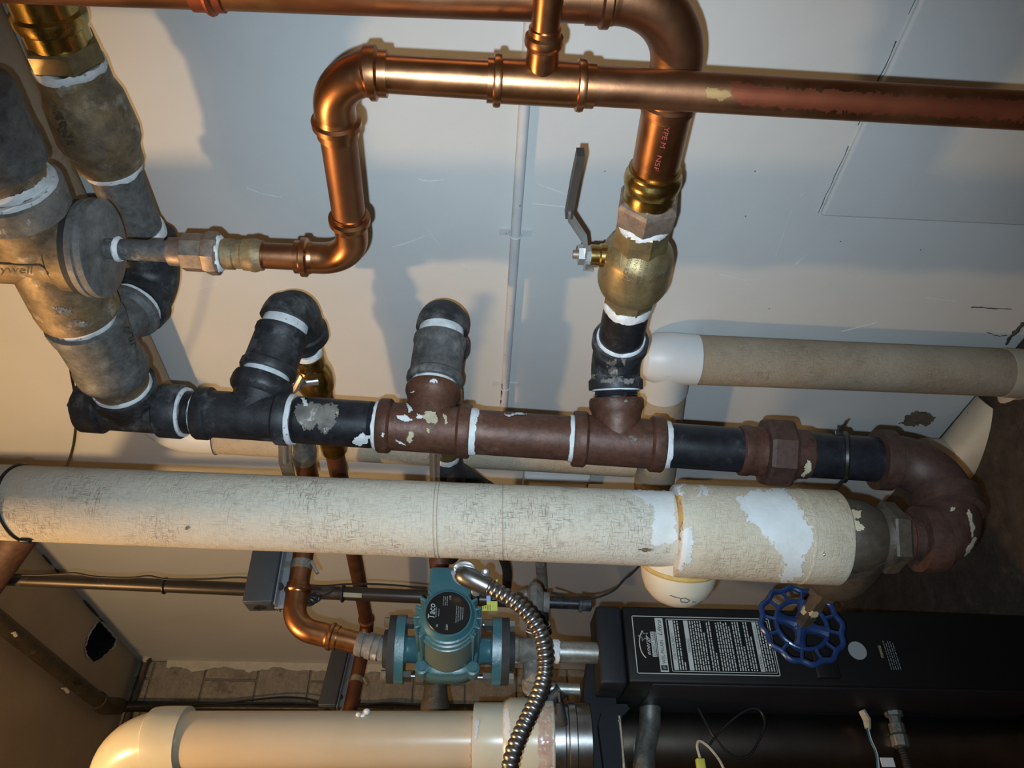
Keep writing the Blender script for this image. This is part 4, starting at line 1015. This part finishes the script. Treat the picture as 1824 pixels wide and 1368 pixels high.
# ------------------------------------------------------------------ circulator pump
PC = at(799, 1158, t=1.45)
PZ = Ax(PC, PC - EZ)
pm = thing('circulator_pump', 'teal circulator pump with black round nameplate', 'pump', PC)
def zoff(px): return PZ.x(px)
def oval(mb, d0, d1, L_, W_, D=-EZ, A=EX, B=EY, c=PC):
    n = 40; pr_ = []
    for i in range(n):
        a = 2 * math.pi * i / n; x_ = math.cos(a); y_ = math.sin(a)
        k_ = (abs(x_) ** 2.6 + abs(y_) ** 2.2) ** (-1 / 2.4)
        pr_.append(A * (x_ * k_ * L_) + B * (y_ * k_ * W_))
    mb.ringset([[c + D * d0 + q_ for q_ in pr_], [c + D * d1 + q_ for q_ in pr_]]); return mb
FA = (EX * .93 - EY * .37).normalized(); FB = FA.cross(EZ).normalized()
for (x0, x1, i0, i1, nm) in ((706, 722, 693, 706, 1), (876, 892, 892, 906, -1)):
    oval(MB(), zoff(x0), zoff(x1), .062, .042, A=FA, B=FB).build('pump_flange', m_teal, pm, 30)
    oval(MB(), zoff(i0), zoff(i1), .061, .043, A=FA, B=FB).build('iron_flange', m_rubber, pm, 30)
    h = (684, 694) if nm == 1 else (905, 916)
    MB().lathe(PC, -EZ, [(zoff(h[0]), .034), (zoff(h[1]), .036)], 32).build('flange_hub', m_rubber, pm)
    for s_ in (1, -1):
        bc = PC + FA * (.047 * s_)
        ya, yb = (zoff(696), zoff(742)) if nm == 1 else (zoff(858), zoff(912))
        fb_ = MB().lathe(bc, -EZ, [(ya - .012, .0055), (yb, .0055)], 12).build('flange_bolt', m_steel, pm)
        MB().lathe(bc, -EZ, [((zoff(i0 if nm == 1 else i1) - (.012 if nm == 1 else 0)), .0105), ((zoff(i0 if nm == 1 else i1) + (0 if nm == 1 else .01)), .0105)], 6).build('bolt_head', m_brass_dull if nm == 1 else m_galv, fb_, 20)
        MB().lathe(bc, -EZ, [(zoff(x1) if nm == 1 else zoff(x0) - .016, .011), (zoff(x1) + .014 if nm == 1 else zoff(x0), .011)], 6).build('nut', m_steel, fb_, 20)
MB().lathe(PC, -EZ, [(zoff(720), .028), (zoff(726), .024), (zoff(744), .025), (zoff(756), .034), (zoff(780), .042), (zoff(825), .042), (zoff(845), .034), (zoff(858), .025), (zoff(872), .024), (zoff(878), .028)], 36).build('pump_housing', m_teal, pm)
MY = Ax(PC, PC - EY)
mb = MB()
# square mounting flange with four ears
n_ = []
for i in range(48):
    a = 2 * math.pi * i / 48; x_, y_ = math.cos(a), math.sin(a)
    k_ = (abs(x_) ** 3.4 + abs(y_) ** 3.4) ** (-1 / 3.4); n_.append((x_ * k_, y_ * k_))
def sq(r_, d): return [PC - EY * d + EX * (x_ * r_) + EZ * (y_ * r_ * .96) for x_, y_ in n_]
mb.ringset([sq(.050, -.03), sq(.060, -.01), sq(.0605, .028), sq(.057, .036), sq(.050, .040)]); mb.build('mounting_flange', m_teal, pm, 30)
for sx in (1, -1):
    for sz in (1, -1):
        bc = PC - EY * .034 + EX * .046 * sx + EZ * .046 * sz
        MB().lathe(bc, -EY, [(-.02, .013), (.006, .013), (.007, .009), (.013, .009)], 6 if 0 else 16).build('flange_screw', m_teal, pm)
MB().lathe(PC, -EY, [(.03, .056), (.038, .0545), (.135, .0515), (.14, .0515)], 48).build('motor_can', m_olive, pm)
mb = MB(); dd = .104
prl = [(.130, .048)]
for i in range(3):
    d_ = .132 + i * .0125; r_ = .0535 - i * .0022
    prl += [(d_, r_ - .003), (d_ + .001, r_), (d_ + .006, r_), (d_ + .007, r_ - .003)]
prl += [(.172, .0415), (.174, .0405)]
mb.lathe(PC, -EY, prl, 48); mb.build('ribbed_end_bell', m_teal, pm, 30)
# cooling ribs down both sides of the motor
for sz in (1, -1):
    for i in range(6):
        a = math.radians(-38 + i * 18)
        dv = EZ * sz * math.cos(a) + EX * math.sin(a)
        tv = dv.cross(EY).normalized()
        MB().box(PC - EY * .105 + dv * .0535, .012, .115, .005, (dv, EY, tv), .0012).build('cooling_rib', m_teal, pm)
DC = PC - EY * .176
npl = MB().lathe(DC, -EY, [(-.004, .038), (0, .038), (.001, .0372)], 48).build('nameplate', m_labelblack, pm)
mb = MB(); No = -EY; O_ = DC - EY * .0016
def nt(txt, x_, z_, sz, fit=None, shear=0, al='LEFT'): addtext(mb, txt, sz, O_ + EX * x_ + EZ * z_, EX, EZ, No, fit=fit, shear=shear, align=al)
nt('Taco', -.013, .0225, .0165, .026, .2)
nt('CIRCULATING PUMPS', -.009, .0195, .0026, .017)
nt('MODEL 0012-F4', -.007, .0150, .0022, .013)
for i, t_ in enumerate(('115 VOLTS', '60 HZ  1.2 AMP', '1/8 HP 3250 RPM')): nt(t_, .012, .008 - i * .0032, .0024, .016)
for i, t_ in enumerate(('TACO INC CRANSTON RI', 'MAX PRESSURE 125 PSI', 'IMPEDANCE PROTECTED', 'MADE IN U S A')): nt(t_, -.018 + i * .002, -.015 - i * .0036, .0024, .030 - i * .003)
nt('UL', -.026, .016, .0045, .005); nt('220V', -.031, -.001, .005, .010); nt('c US', .022, -.004, .005, .008)
mb.build('nameplate_lettering', m_ink, npl, 0)
TB = PC + EX * .062 - EY * .118
MB().box(TB, .062, .085, .074, bev=.006).build('terminal_box', m_teal, pm)
MB().box(TB - EX * .031, .006, .088, .077, bev=.002).build('box_cover_lip', m_teal, pm)
# flexible metal conduit with angled connector
fc = thing('flexible_conduit', 'shiny spiral metal conduit arching from the pump over the cream vent', 'conduit', at(905, 1368, t=1.25))
ca = at(826, 1024, t=1.30); cb2 = at(872, 1047, t=1.29)
cdv = (cb2 - ca).normalized()
mb = MB(); mb.lathe(ca, cdv, [(-.016, .002), (-.012, .010), (-.005, .015), (.004, .0172), (.02, .0172), (.045, .016), (.047, .0155)], 28); mb.build('angled_connector', m_steel, fc)
MB().lathe(ca + FWD * .012, FWD, [(-.002, .021), (.006, .021)], 28).build('connector_flange', m_chrome, fc)
for p_ in ((864, 1021), (848, 1053), (808, 1019)):
    MB().lathe(at(*p_, t=1.295), FWD * -1, [(-.008, .004), (0, .0085 if p_[0] > 820 else .005), (.004, .008 if p_[0] > 820 else .004), (.006, .004)], 14).build('connector_screw', m_chrome, fc)
fp = [at(x_, y_, t=t_) for x_, y_, t_ in ((868, 1045, 1.29), (905, 1064, 1.28), (937, 1090, 1.27), (960, 1121, 1.26), (970, 1158, 1.25), (971, 1195, 1.24), (962, 1232, 1.22), (945, 1270, 1.2), (928, 1306, 1.18), (913, 1345, 1.16), (902, 1400, 1.14))]
flex(catmull(fp, 30), .0108, .0028, .0098, 18).build('spiral_armour', m_steel, fc)
# yellow and blue tags hanging behind
tg = thing('warning_tag', 'small yellow and blue warning tags hanging beside the pump', 'tag', at(870, 1078, t=1.4))
tg_ax = (RGT, UPV, FWD)
MB().prism([at(x_, y_, t=1.40) for x_, y_ in ((853, 1085), (858, 1080), (867, 1078), (867, 1071), (886, 1071), (886, 1088), (856, 1088))], FWD * .001).build('yellow_tag', m_yellow_tag, tg, 0)
MB().prism([at(x_, y_, t=1.398) for x_, y_ in ((866, 1058), (874, 1059), (874, 1071), (867, 1071))], FWD * .001).build('blue_tag', m_blue_tag, tg, 0)
MB().prism([at(x_, y_, t=1.42) for x_, y_ in ((879, 1034), (887, 1032), (886, 1036), (881, 1037))], FWD * .001).build('yellow_corner', m_yellow_tag, tg, 0)
mb = MB()
for i in range(5): mb.box(at(857 + i * 4, 1082, t=1.3985), .0012, .004 + .006 * (i > 2), .0004, tg_ax)
mb.build('tag_print', m_inkdark, tg, 0)

# pipe run from the pump into the boiler
BP = Ax(at(914, 1158, t=1.452), at(1060, 1163, t=1.46))
bp = thing('boiler_inlet_pipe', 'scaled tee and galvanised pipe between pump and black boiler', 'pipe', BP.px(1060))
rev('black_nipple', BP, 'x', [(904, 34), (916, 34)], m_black_pipe, bp)
ringx(BP, 'x', 906, 909, 42, bp, sd=81); ringx(BP, 'x', 912, 915, 44, bp, sd=82)
mb = MB(); mb.lathe(BP.P, BP.D, prof(BP, 'x', [(913, 40), (914, 48), (922, 48), (924, 44), (966, 44), (968, 50), (980, 50), (982, 44)]), 32)
tj = Ax(BP.px(950), at(955, 1225, t=1.46)); mb.lathe(tj.P, tj.D, [(0, .022), (.05, .022), (.052, .026), (.075, .026)], 28); bt = mb.build('scaled_tee', m_galv_dirty, bp)
ringx(BP, 'x', 984, 995, 41, bp, sd=83, jag=.003)
rev('galvanised_pipe', BP, 'x', [(980, 37), (1085, 37)], m_galv, bp)
sweep('drain_elbow', [tj.at(.06), tj.at(.115), at(1000, 1228, t=1.47)], .02, .017, m_black_iron, bp)
rev('drain_pipe', Ax(at(975, 1226, t=1.47), at(1030, 1228, t=1.47)), 'x', [(978, 24), (980, 21), (1032, 21)], m_galv, bp)
tag(flex([tj.at(.05), tj.at(.05).lerp(at(936, 1262, t=1.5), .5) + FWD * .02, at(936, 1268, t=1.5)], .010, .003, .008).build('short_spring_hose', m_steel), 'short ribbed steel hose end above the cream vent coupling', 'hose')
# dark drop behind the pump and wall pipe
zd = Ax(at(783, 985, X=-.25), at(774, 1290, X=-.62))
r = thing('dark_drop_pipe', 'dark rusty pipe passing straight behind the pump', 'pipe', zd.py(1262))
ze_ = at(774, 1290, X=-.62); ze_ = ze_ + zd.D * .26; sweep('pipe', [zd.at(-.05), ze_, Vector((ze_.x, ze_.y, 0))], .05, .0215, m_rust_dark, r)
rev('coupling', zd, 'y', [(1208, 38), (1209, 44), (1218, 44), (1220, 40), (1240, 44), (1256, 52), (1268, 52)], m_brass_dark, r, 28)
rev('rust_collar', zd, 'y', [(988, 36), (1000, 37), (1012, 34)], m_rust, r, 28)
wp = Ax(at(195, 1258, Y=-.05), at(900, 1264, Y=-.05))
cp_ = Ax(at(0, 1108, Z=2.49), at(182, 1256, Z=2.49))
r = thing('ceiling_pipe', 'dark flaking pipe along the ceiling turning down the block wall', 'pipe', wp.px(560))
ck = at(186, 1257, Z=2.49)
MB().lathe(ck, (cp_.P - ck), [(.03, .026), (1.5, .026)], 22).build('ceiling_run', m_brass_dark, r)
sweep('elbow', [ck + (cp_.P - ck).normalized() * .07, ck, wp.px(212)], .03, .031, m_brass_dark, r)
MB().lathe(wp.px(205), wp.D, [(0, .02), (2.2, .02)], 22).build('wall_run', m_black_pipe, r)
for (x_, y_, l_) in ((20, 1128, .022), (110, 1226, .05)):
    p_ = at(x_, y_, Z=2.466); MB().tube([p_, p_ + Vector((.004, .3 * l_, -.004)), p_ + Vector((.0, .7 * l_, -.006)), p_ + Vector((.006, l_, -.002))], [.002, .005, .006, .001], 6).build('paint_flake', m_peel, r)
sp_ = Ax(at(266, 1160, Y=-.02), at(232, 1262, Y=-.02))
r = thing('stub_wall_pipe', 'short flaking pipe stub on the block wall below the ceiling hole', 'pipe', sp_.py(1270))
MB().lathe(sp_.P, sp_.D, [(-.02, .019), (.02, .021), (.06, .014), (.30, .014), (.30, .017), (.6, .017)], 18).build('pipe', m_brass_dark, r)
splash('white_flaking', [o for o in r.children], [[(258, 1153), (274, 1153), (268, 1170), (256, 1180), (252, 1172)]], m_peel, r, 2, .001, 4)
# loose cables on the block wall
for k_, pl2 in enumerate((((150, 1268), (300, 1258), (400, 1252), (455, 1246), (500, 1242), (545, 1244), (580, 1252), (700, 1262)), ((300, 1262), (420, 1254), (500, 1252), (560, 1254), (640, 1256), (690, 1252), (740, 1256), (800, 1262)))):
    tag(MB().tube(catmull([at(x_, y_, Y=-.07) for x_, y_ in pl2], 8), .004, 6).build('wall_cable', m_cable), ('upper' if k_ == 0 else 'lower') + ' black cable drooping across the block wall', 'cable', 'cables on the block wall')

# ------------------------------------------------------------------ cream vent pipe
VP = Ax(at(300, 1319, t=1.45), at(985, 1319, t=1.45))
vp = thing('vent_pipe', 'cream plastic vent pipe with elbow and coupling along the bottom', 'pipe', VP.px(985))
pvm = rev('pipe', VP, 'x', [(300, 98), (860, 98)], m_pvc, vp, 56)
ve = VP.px(205); VD = (EY * .80 - EX * .6).normalized()
MB().lathe(ve, VD, [(.13, .0515), (-ve.y / .8 - .01, .0515)], 48).build('outlet_pipe', m_pvc, vp)
el_ = sweep('elbow', [VP.px(330), ve, ve + VD * .17], .10, .0535, m_pvc_fit, vp, ends=((0, .058, .0605),), seg=56, step=.004)
cpl_ = rev('coupling', VP, 'x', [(844, 100), (844, 124), (848, 126), (896, 126), (900, 134), (910, 142), (984, 142), (986, 138), (986, 110)], m_pvc_fit, vp, 56)
splash('primer_stain', [cpl_], [[(958, 1262), (984, 1258), (984, 1368), (958, 1368)]], m_primer, vp, 3, .0005, 4, dens=.62, sd=6)
splash('primer_stain', [pvm], [[(838, 1275), (844, 1275), (844, 1380), (838, 1380)]], m_primer, vp, 2, .0004, 3, sd=7)
splash('putty_smear', [cpl_], [[(898, 1265), (906, 1262), (910, 1300), (905, 1330), (898, 1310)], [(846, 1280), (852, 1284), (850, 1310), (846, 1320)]], m_white_bit, vp, 2, .0006, 4)
rev('band_clamp', VP, 'x', [(984, 118), (986, 132), (1004, 133), (1006, 126), (1010, 126), (1012, 131), (1024, 131), (1026, 124), (1050, 124)], m_steel, vp, 56)
mb = MB(); sc_ = at(998, 1262, t=1.39); mb.lathe(sc_, RGT * .2 - UPV + FWD * -.2, [(-.01, .006), (.02, .009), (.03, .007)], 14); mb.build('clamp_screw', m_rubber, vp)
MB().tube([sc_ + UPV * .012, sc_ + UPV * .03 - RGT * .002], .003, 8).build('screw_tip', m_steel, vp)
mb = MB(); gp0 = cast([pvm.name], 646, 1273, .004)
for i in range(7): mb.sphere(gp0 + Vector((random.uniform(-.006, .006), random.uniform(-.004, .004), random.uniform(-.009, .009))), random.uniform(.003, .006), seg=8)
tag(mb.build('plaster_crumb', m_white_bit), 'white plaster crumb lying on the cream vent pipe', 'crumb')

# ------------------------------------------------------------------ boiler
YB = -1.84
XT = -.508; XL = -.655; ZT = .872
br = thing('boiler', 'black boiler with printed warning label and open front', 'boiler', Vector((-.62, -1.6, .02)))
ZB = .04
MB().box(Vector(((XT + XL) / 2, YB + .09, (ZT + ZB) / 2)), XT - XL, .18, ZT - ZB, bev=.006).build('front_cover', m_boiler, br)
MB().box(Vector(((XT + XL) / 2 - .002, YB + .042, ZT + .0265)), XT - XL + .003, .086, .050, bev=.007).build('top_cap', m_boiler2, br)
# heavy rim below the cover edge, rear cabinet
MB().box(Vector((XL + .004, YB + .10, (ZT + ZB) / 2 - .02)), .014, .19, ZT - ZB - .05, bev=.004).build('cover_return', m_boiler2, br)
MB().box(Vector((-.64, -1.48, .43)), .22, .20, .82, bev=.01).build('rear_cabinet', m_boiler, br)
ll = at(1090, 1262, Y=-1.66)
MB().box(Vector((-.70, -1.60, .90)), .16, .05, .05, bev=.008).build('top_bracket', m_boiler2, br)
fr = MB(); pts_ = [at(x_, y_, Y=-1.70) for x_, y_ in ((1050, 1165), (1066, 1185), (1072, 1212), (1100, 1220), (1120, 1216), (1122, 1250), (1085, 1262), (1070, 1290), (1078, 1400), (1052, 1400), (1044, 1300), (1040, 1230))]
fr.prism(pts_, EY * .06); fr.build('side_frame', m_boiler2, br, 0)
fr = MB(); pts_ = [at(x_, y_, Y=-1.72) for x_, y_ in ((1066, 1290), (1072, 1266), (1090, 1254), (1116, 1254), (1122, 1262), (1108, 1276), (1106, 1300), (1122, 1400), (1080, 1400))]
fr.prism(pts_, EY * .05); fr.build('door_post', m_boiler2, br, 0)
MB().tube([at(1103, 1275, Y=-1.735), at(1108, 1320, Y=-1.735), at(1114, 1400, Y=-1.735)], .0022, 6).build('door_edge', m_canvas2, br)
MB().sphere(at(1102, 1284, Y=-1.735), .004, k=.6).build('rivet', m_chrome, br)
cc_ = Vector((-.60, -1.53, .875)); 
hx = Ax(at(1130, 1322, Y=-1.62), at(1700, 1332, Y=-1.62))
MB().lathe(hx.P, hx.D, [(-.04, .07), (.9, .07)], 56).build('burner_drum', m_gloss, br)
MB().box(at(1430, 1290, Y=-1.53), .10, .02, .75, bev=.004).build('inner_panel', m_gloss, br)
MB().box(at(1440, 1266, Y=-1.665), .004, .02, .36, bev=.001).build('inner_rail', m_steel, br)
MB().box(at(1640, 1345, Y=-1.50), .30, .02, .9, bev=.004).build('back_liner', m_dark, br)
gs = [at(1158, 1240, Y=-1.70), at(1158, 1290, Y=-1.70), at(1148, 1335, Y=-1.71), at(1146, 1420, Y=-1.74)]
sweep('steel_air_tube', gs, .05, .0205, m_galv, br, seg=32)
# printed label
x0, x1 = -.639, -.5285; zt_, zb_ = .855, .586
LW, LH = x1 - x0, zt_ - zb_
yl = YB - .0008
lf = MB().box(Vector(((x0 + x1) / 2, yl, (zt_ + zb_) / 2)), LW, .0012, LH).build('label_film', m_labelblack, br, 0)
ink = MB(); dk = MB(); yo = yl - .0009
def LV(u_, v_): return Vector((x0 + u_ * LW, yo, zt_ - v_ * LH))
def rect(mb, u0, v0, u1, v1, dy=0):
    b_ = len(mb.v); mb.v += [LV(u0, v0) - EY * dy, LV(u1, v0) - EY * dy, LV(u1, v1) - EY * dy, LV(u0, v1) - EY * dy]; mb.f.append((b_, b_ + 1, b_ + 2, b_ + 3))
def outline(mb, u0, v0, u1, v1, tu=.014, tv=.006):
    rect(mb, u0, v0, u1, v0 + tv); rect(mb, u0, v1 - tv, u1, v1); rect(mb, u0, v0, u0 + tu, v1); rect(mb, u1 - tu, v0, u1, v1)
outline(ink, 0, 0, 1, 1)
outline(ink, .045, .245, .955, .985, .010, .004)
rect(ink, .035, .165, .965, .222)
rect(ink, .07, .262, .93, .294); rect(ink, .07, .370, .93, .402); rect(ink, .07, .868, .93, .898)
def lt(mb, txt, u_, v_, h, w, al='LEFT', shear=0, dy=.0003): addtext(mb, txt, h * LH / .72, LV(u_, v_) - EY * dy, EX, EZ, -EY, fit=w * LW, shear=shear, align=al)
rect(dk, .06, .171, .145, .216, .0002)
lt(dk, 'WEIL-McLAIN', .17, .207, .026, .40); lt(dk, 'Ultra', .64, .207, .032, .27, shear=.4)
ink2 = MB(); lt(ink2, 'W', .08, .207, .026, .045, dy=.0005)
lt(dk, 'FOR YOUR SAFETY', .25, .287, .019, .46); lt(dk, 'WARNING', .37, .395, .019, .24); lt(dk, 'WARNING', .10, .891, .019, .26); lt(dk, 'Do not store or use', .45, .889, .013, .40)
# energy logo: arc, star, script, boxed words
arc = []
for i in range(25):
    a = math.pi * (.12 + .76 * i / 24); arc.append(LV(.50 + .25 * math.cos(a), .075 - .055 * math.sin(a) + .018))
ink.tube([p_ - EY * .0001 for p_ in arc], .0009, 5)
st_ = []
for i in range(10):
    a = math.pi / 2 + i * math.pi / 5; q_ = .0105 if i % 2 == 0 else .0045
    st_.append(LV(.64, .072) + EX * math.cos(a) * q_ + EZ * math.sin(a) * q_)
ink.tube([p_ - EY * .0001 for p_ in st_], .0006, 5, True)
lt(ink, 'energy', .30, .108, .030, .34, shear=.4)
rect(ink, .285, .122, .72, .150); lt(dk, 'ENERGY STAR', .30, .146, .020, .405); rect(ink, .285, .155, .72, .160)
# fine print as rows of words
fine = MB(); rnd = random.Random(5)
def para(v0, n, last=.6, dv=.0185):
    for i in range(n):
        v_ = v0 + i * dv; u_ = .075; end = .925 if i < n - 1 else .075 + .85 * last
        while u_ < end - .02:
            w_ = rnd.choice((.025, .04, .055, .07, .09)); w_ = min(w_, end - u_)
            rect(fine, u_, v_, u_ + w_, v_ + .0085); u_ += w_ + .014
para(.302, 3, .15); para(.412, 6, .8); para(.533, 3, .35); para(.600, 6, .9); para(.722, 4, .5); para(.802, 3, .7); para(.905, 4, .9)
ink.build('label_print', m_ink, lf, 0); dk.build('label_lettering', m_inkdark, lf, 0); ink2.build('label_emblem', m_ink, lf, 0)
f_ = fine.build('small_print', m_ink, lf, 0); f_['kind'] = 'stuff'
gd = at(1527, 1159, Y=YB - .0008)
MB().lathe(gd, -EY, [(0, .0175), (.0008, .0175)], 36).build('grey_disc_sticker', m_grey_dot, br)
mb = MB(); pp0 = at(1575, 1172, Y=YB - .0006)
addtext(mb, 'WARNING', .008, pp0, EX, EZ, -EY, fit=.024)
mb.build('warning_heading', m_canvas2, br, 0)
fine = MB(); rnd = random.Random(9)
for i in range(5):
    u_ = 0; zz_ = pp0.z - .007 - i * .0045
    while u_ < .052:
        w_ = rnd.choice((.003, .005, .007)); b_ = len(fine.v)
        xx = pp0.x - .022 + u_ ; fine.v += [Vector((xx, YB - .0008, zz_)), Vector((xx + w_, YB - .0008, zz_)), Vector((xx + w_, YB - .0008, zz_ - .0011)), Vector((xx, YB - .0008, zz_ - .0011))]; fine.f.append((b_, b_ + 1, b_ + 2, b_ + 3)); u_ += w_ + .0016
f_ = fine.build('small_print', m_grey_dot, br, 0); f_['kind'] = 'stuff'
ha = at(1470, 1180, Y=YB - .004); MB().box(ha, .06, .008, .045, bev=.003).build('recessed_grip', m_boiler, br)
# wires and hoses in the open front
wl = thing('wiring_loop', 'black wire loop hanging in the open boiler front', 'wire', at(1300, 1350, Y=-1.72))
MB().tube(catmull([at(x_, y_, Y=-1.72) for x_, y_ in ((1244, 1262), (1256, 1285), (1272, 1312), (1290, 1335), (1312, 1350), (1335, 1345), (1352, 1318), (1362, 1290), (1356, 1268), (1340, 1262), (1318, 1272), (1290, 1295), (1272, 1315), (1262, 1330))], 8), .0024, 6).build('wire_loop', m_cable, wl)
MB().tube(catmull([at(x_, y_, Y=-1.74) for x_, y_ in ((1247, 1350), (1242, 1330), (1246, 1320), (1262, 1330), (1280, 1352), (1292, 1375))], 8), .0026, 6).build('cream_wire', m_canvas2, wl)
MB().box(at(1248, 1362, Y=-1.74), .02, .012, .016, bev=.002).build('wire_plug', m_yellow_tag, wl)
ig = thing('igniter_lead', 'cream connector with green and white lead under the boiler cover', 'wire', at(1560, 1355, Y=-1.72))
MB().tube([at(1535, 1266, Y=-1.72), at(1544, 1282, Y=-1.72), at(1546, 1298, Y=-1.72)], [.007, .008, .006], 8).build('connector', m_canvas2, ig)
MB().tube(catmull([at(1546, 1296, Y=-1.72), at(1552, 1318, Y=-1.72), at(1562, 1342, Y=-1.72), at(1566, 1372, Y=-1.72)], 6), .0016, 6).build('white_lead', m_white_bit, ig)
MB().tube(catmull([at(1544, 1296, Y=-1.722), at(1550, 1318, Y=-1.722), at(1560, 1342, Y=-1.722), at(1563, 1372, Y=-1.722)], 6), .0016, 6).build('green_lead', m_teal, ig)
MB().box(at(1581, 1358, Y=-1.74), .016, .002, .025).build('wire_marker', m_white_bit, ig)
gh = thing('gas_hose', 'grey steel fitting with thin ribbed hose under the boiler cover', 'hose', at(1600, 1360, Y=-1.70))
GH = Ax(at(1590, 1264, Y=-1.70), at(1608, 1340, Y=-1.70))
rev('hose_fitting', GH, 'y', [(1264, 32), (1276, 30), (1278, 20), (1288, 20), (1290, 27), (1304, 27), (1306, 24), (1312, 32), (1330, 30), (1332, 22)], m_galv, gh, 12, smooth=20)
flex([at(1606, 1330, Y=-1.70), at(1614, 1352, Y=-1.70), at(1624, 1400, Y=-1.70)], .0065, .0022, .0045).build('ribbed_hose', m_rubber, gh)
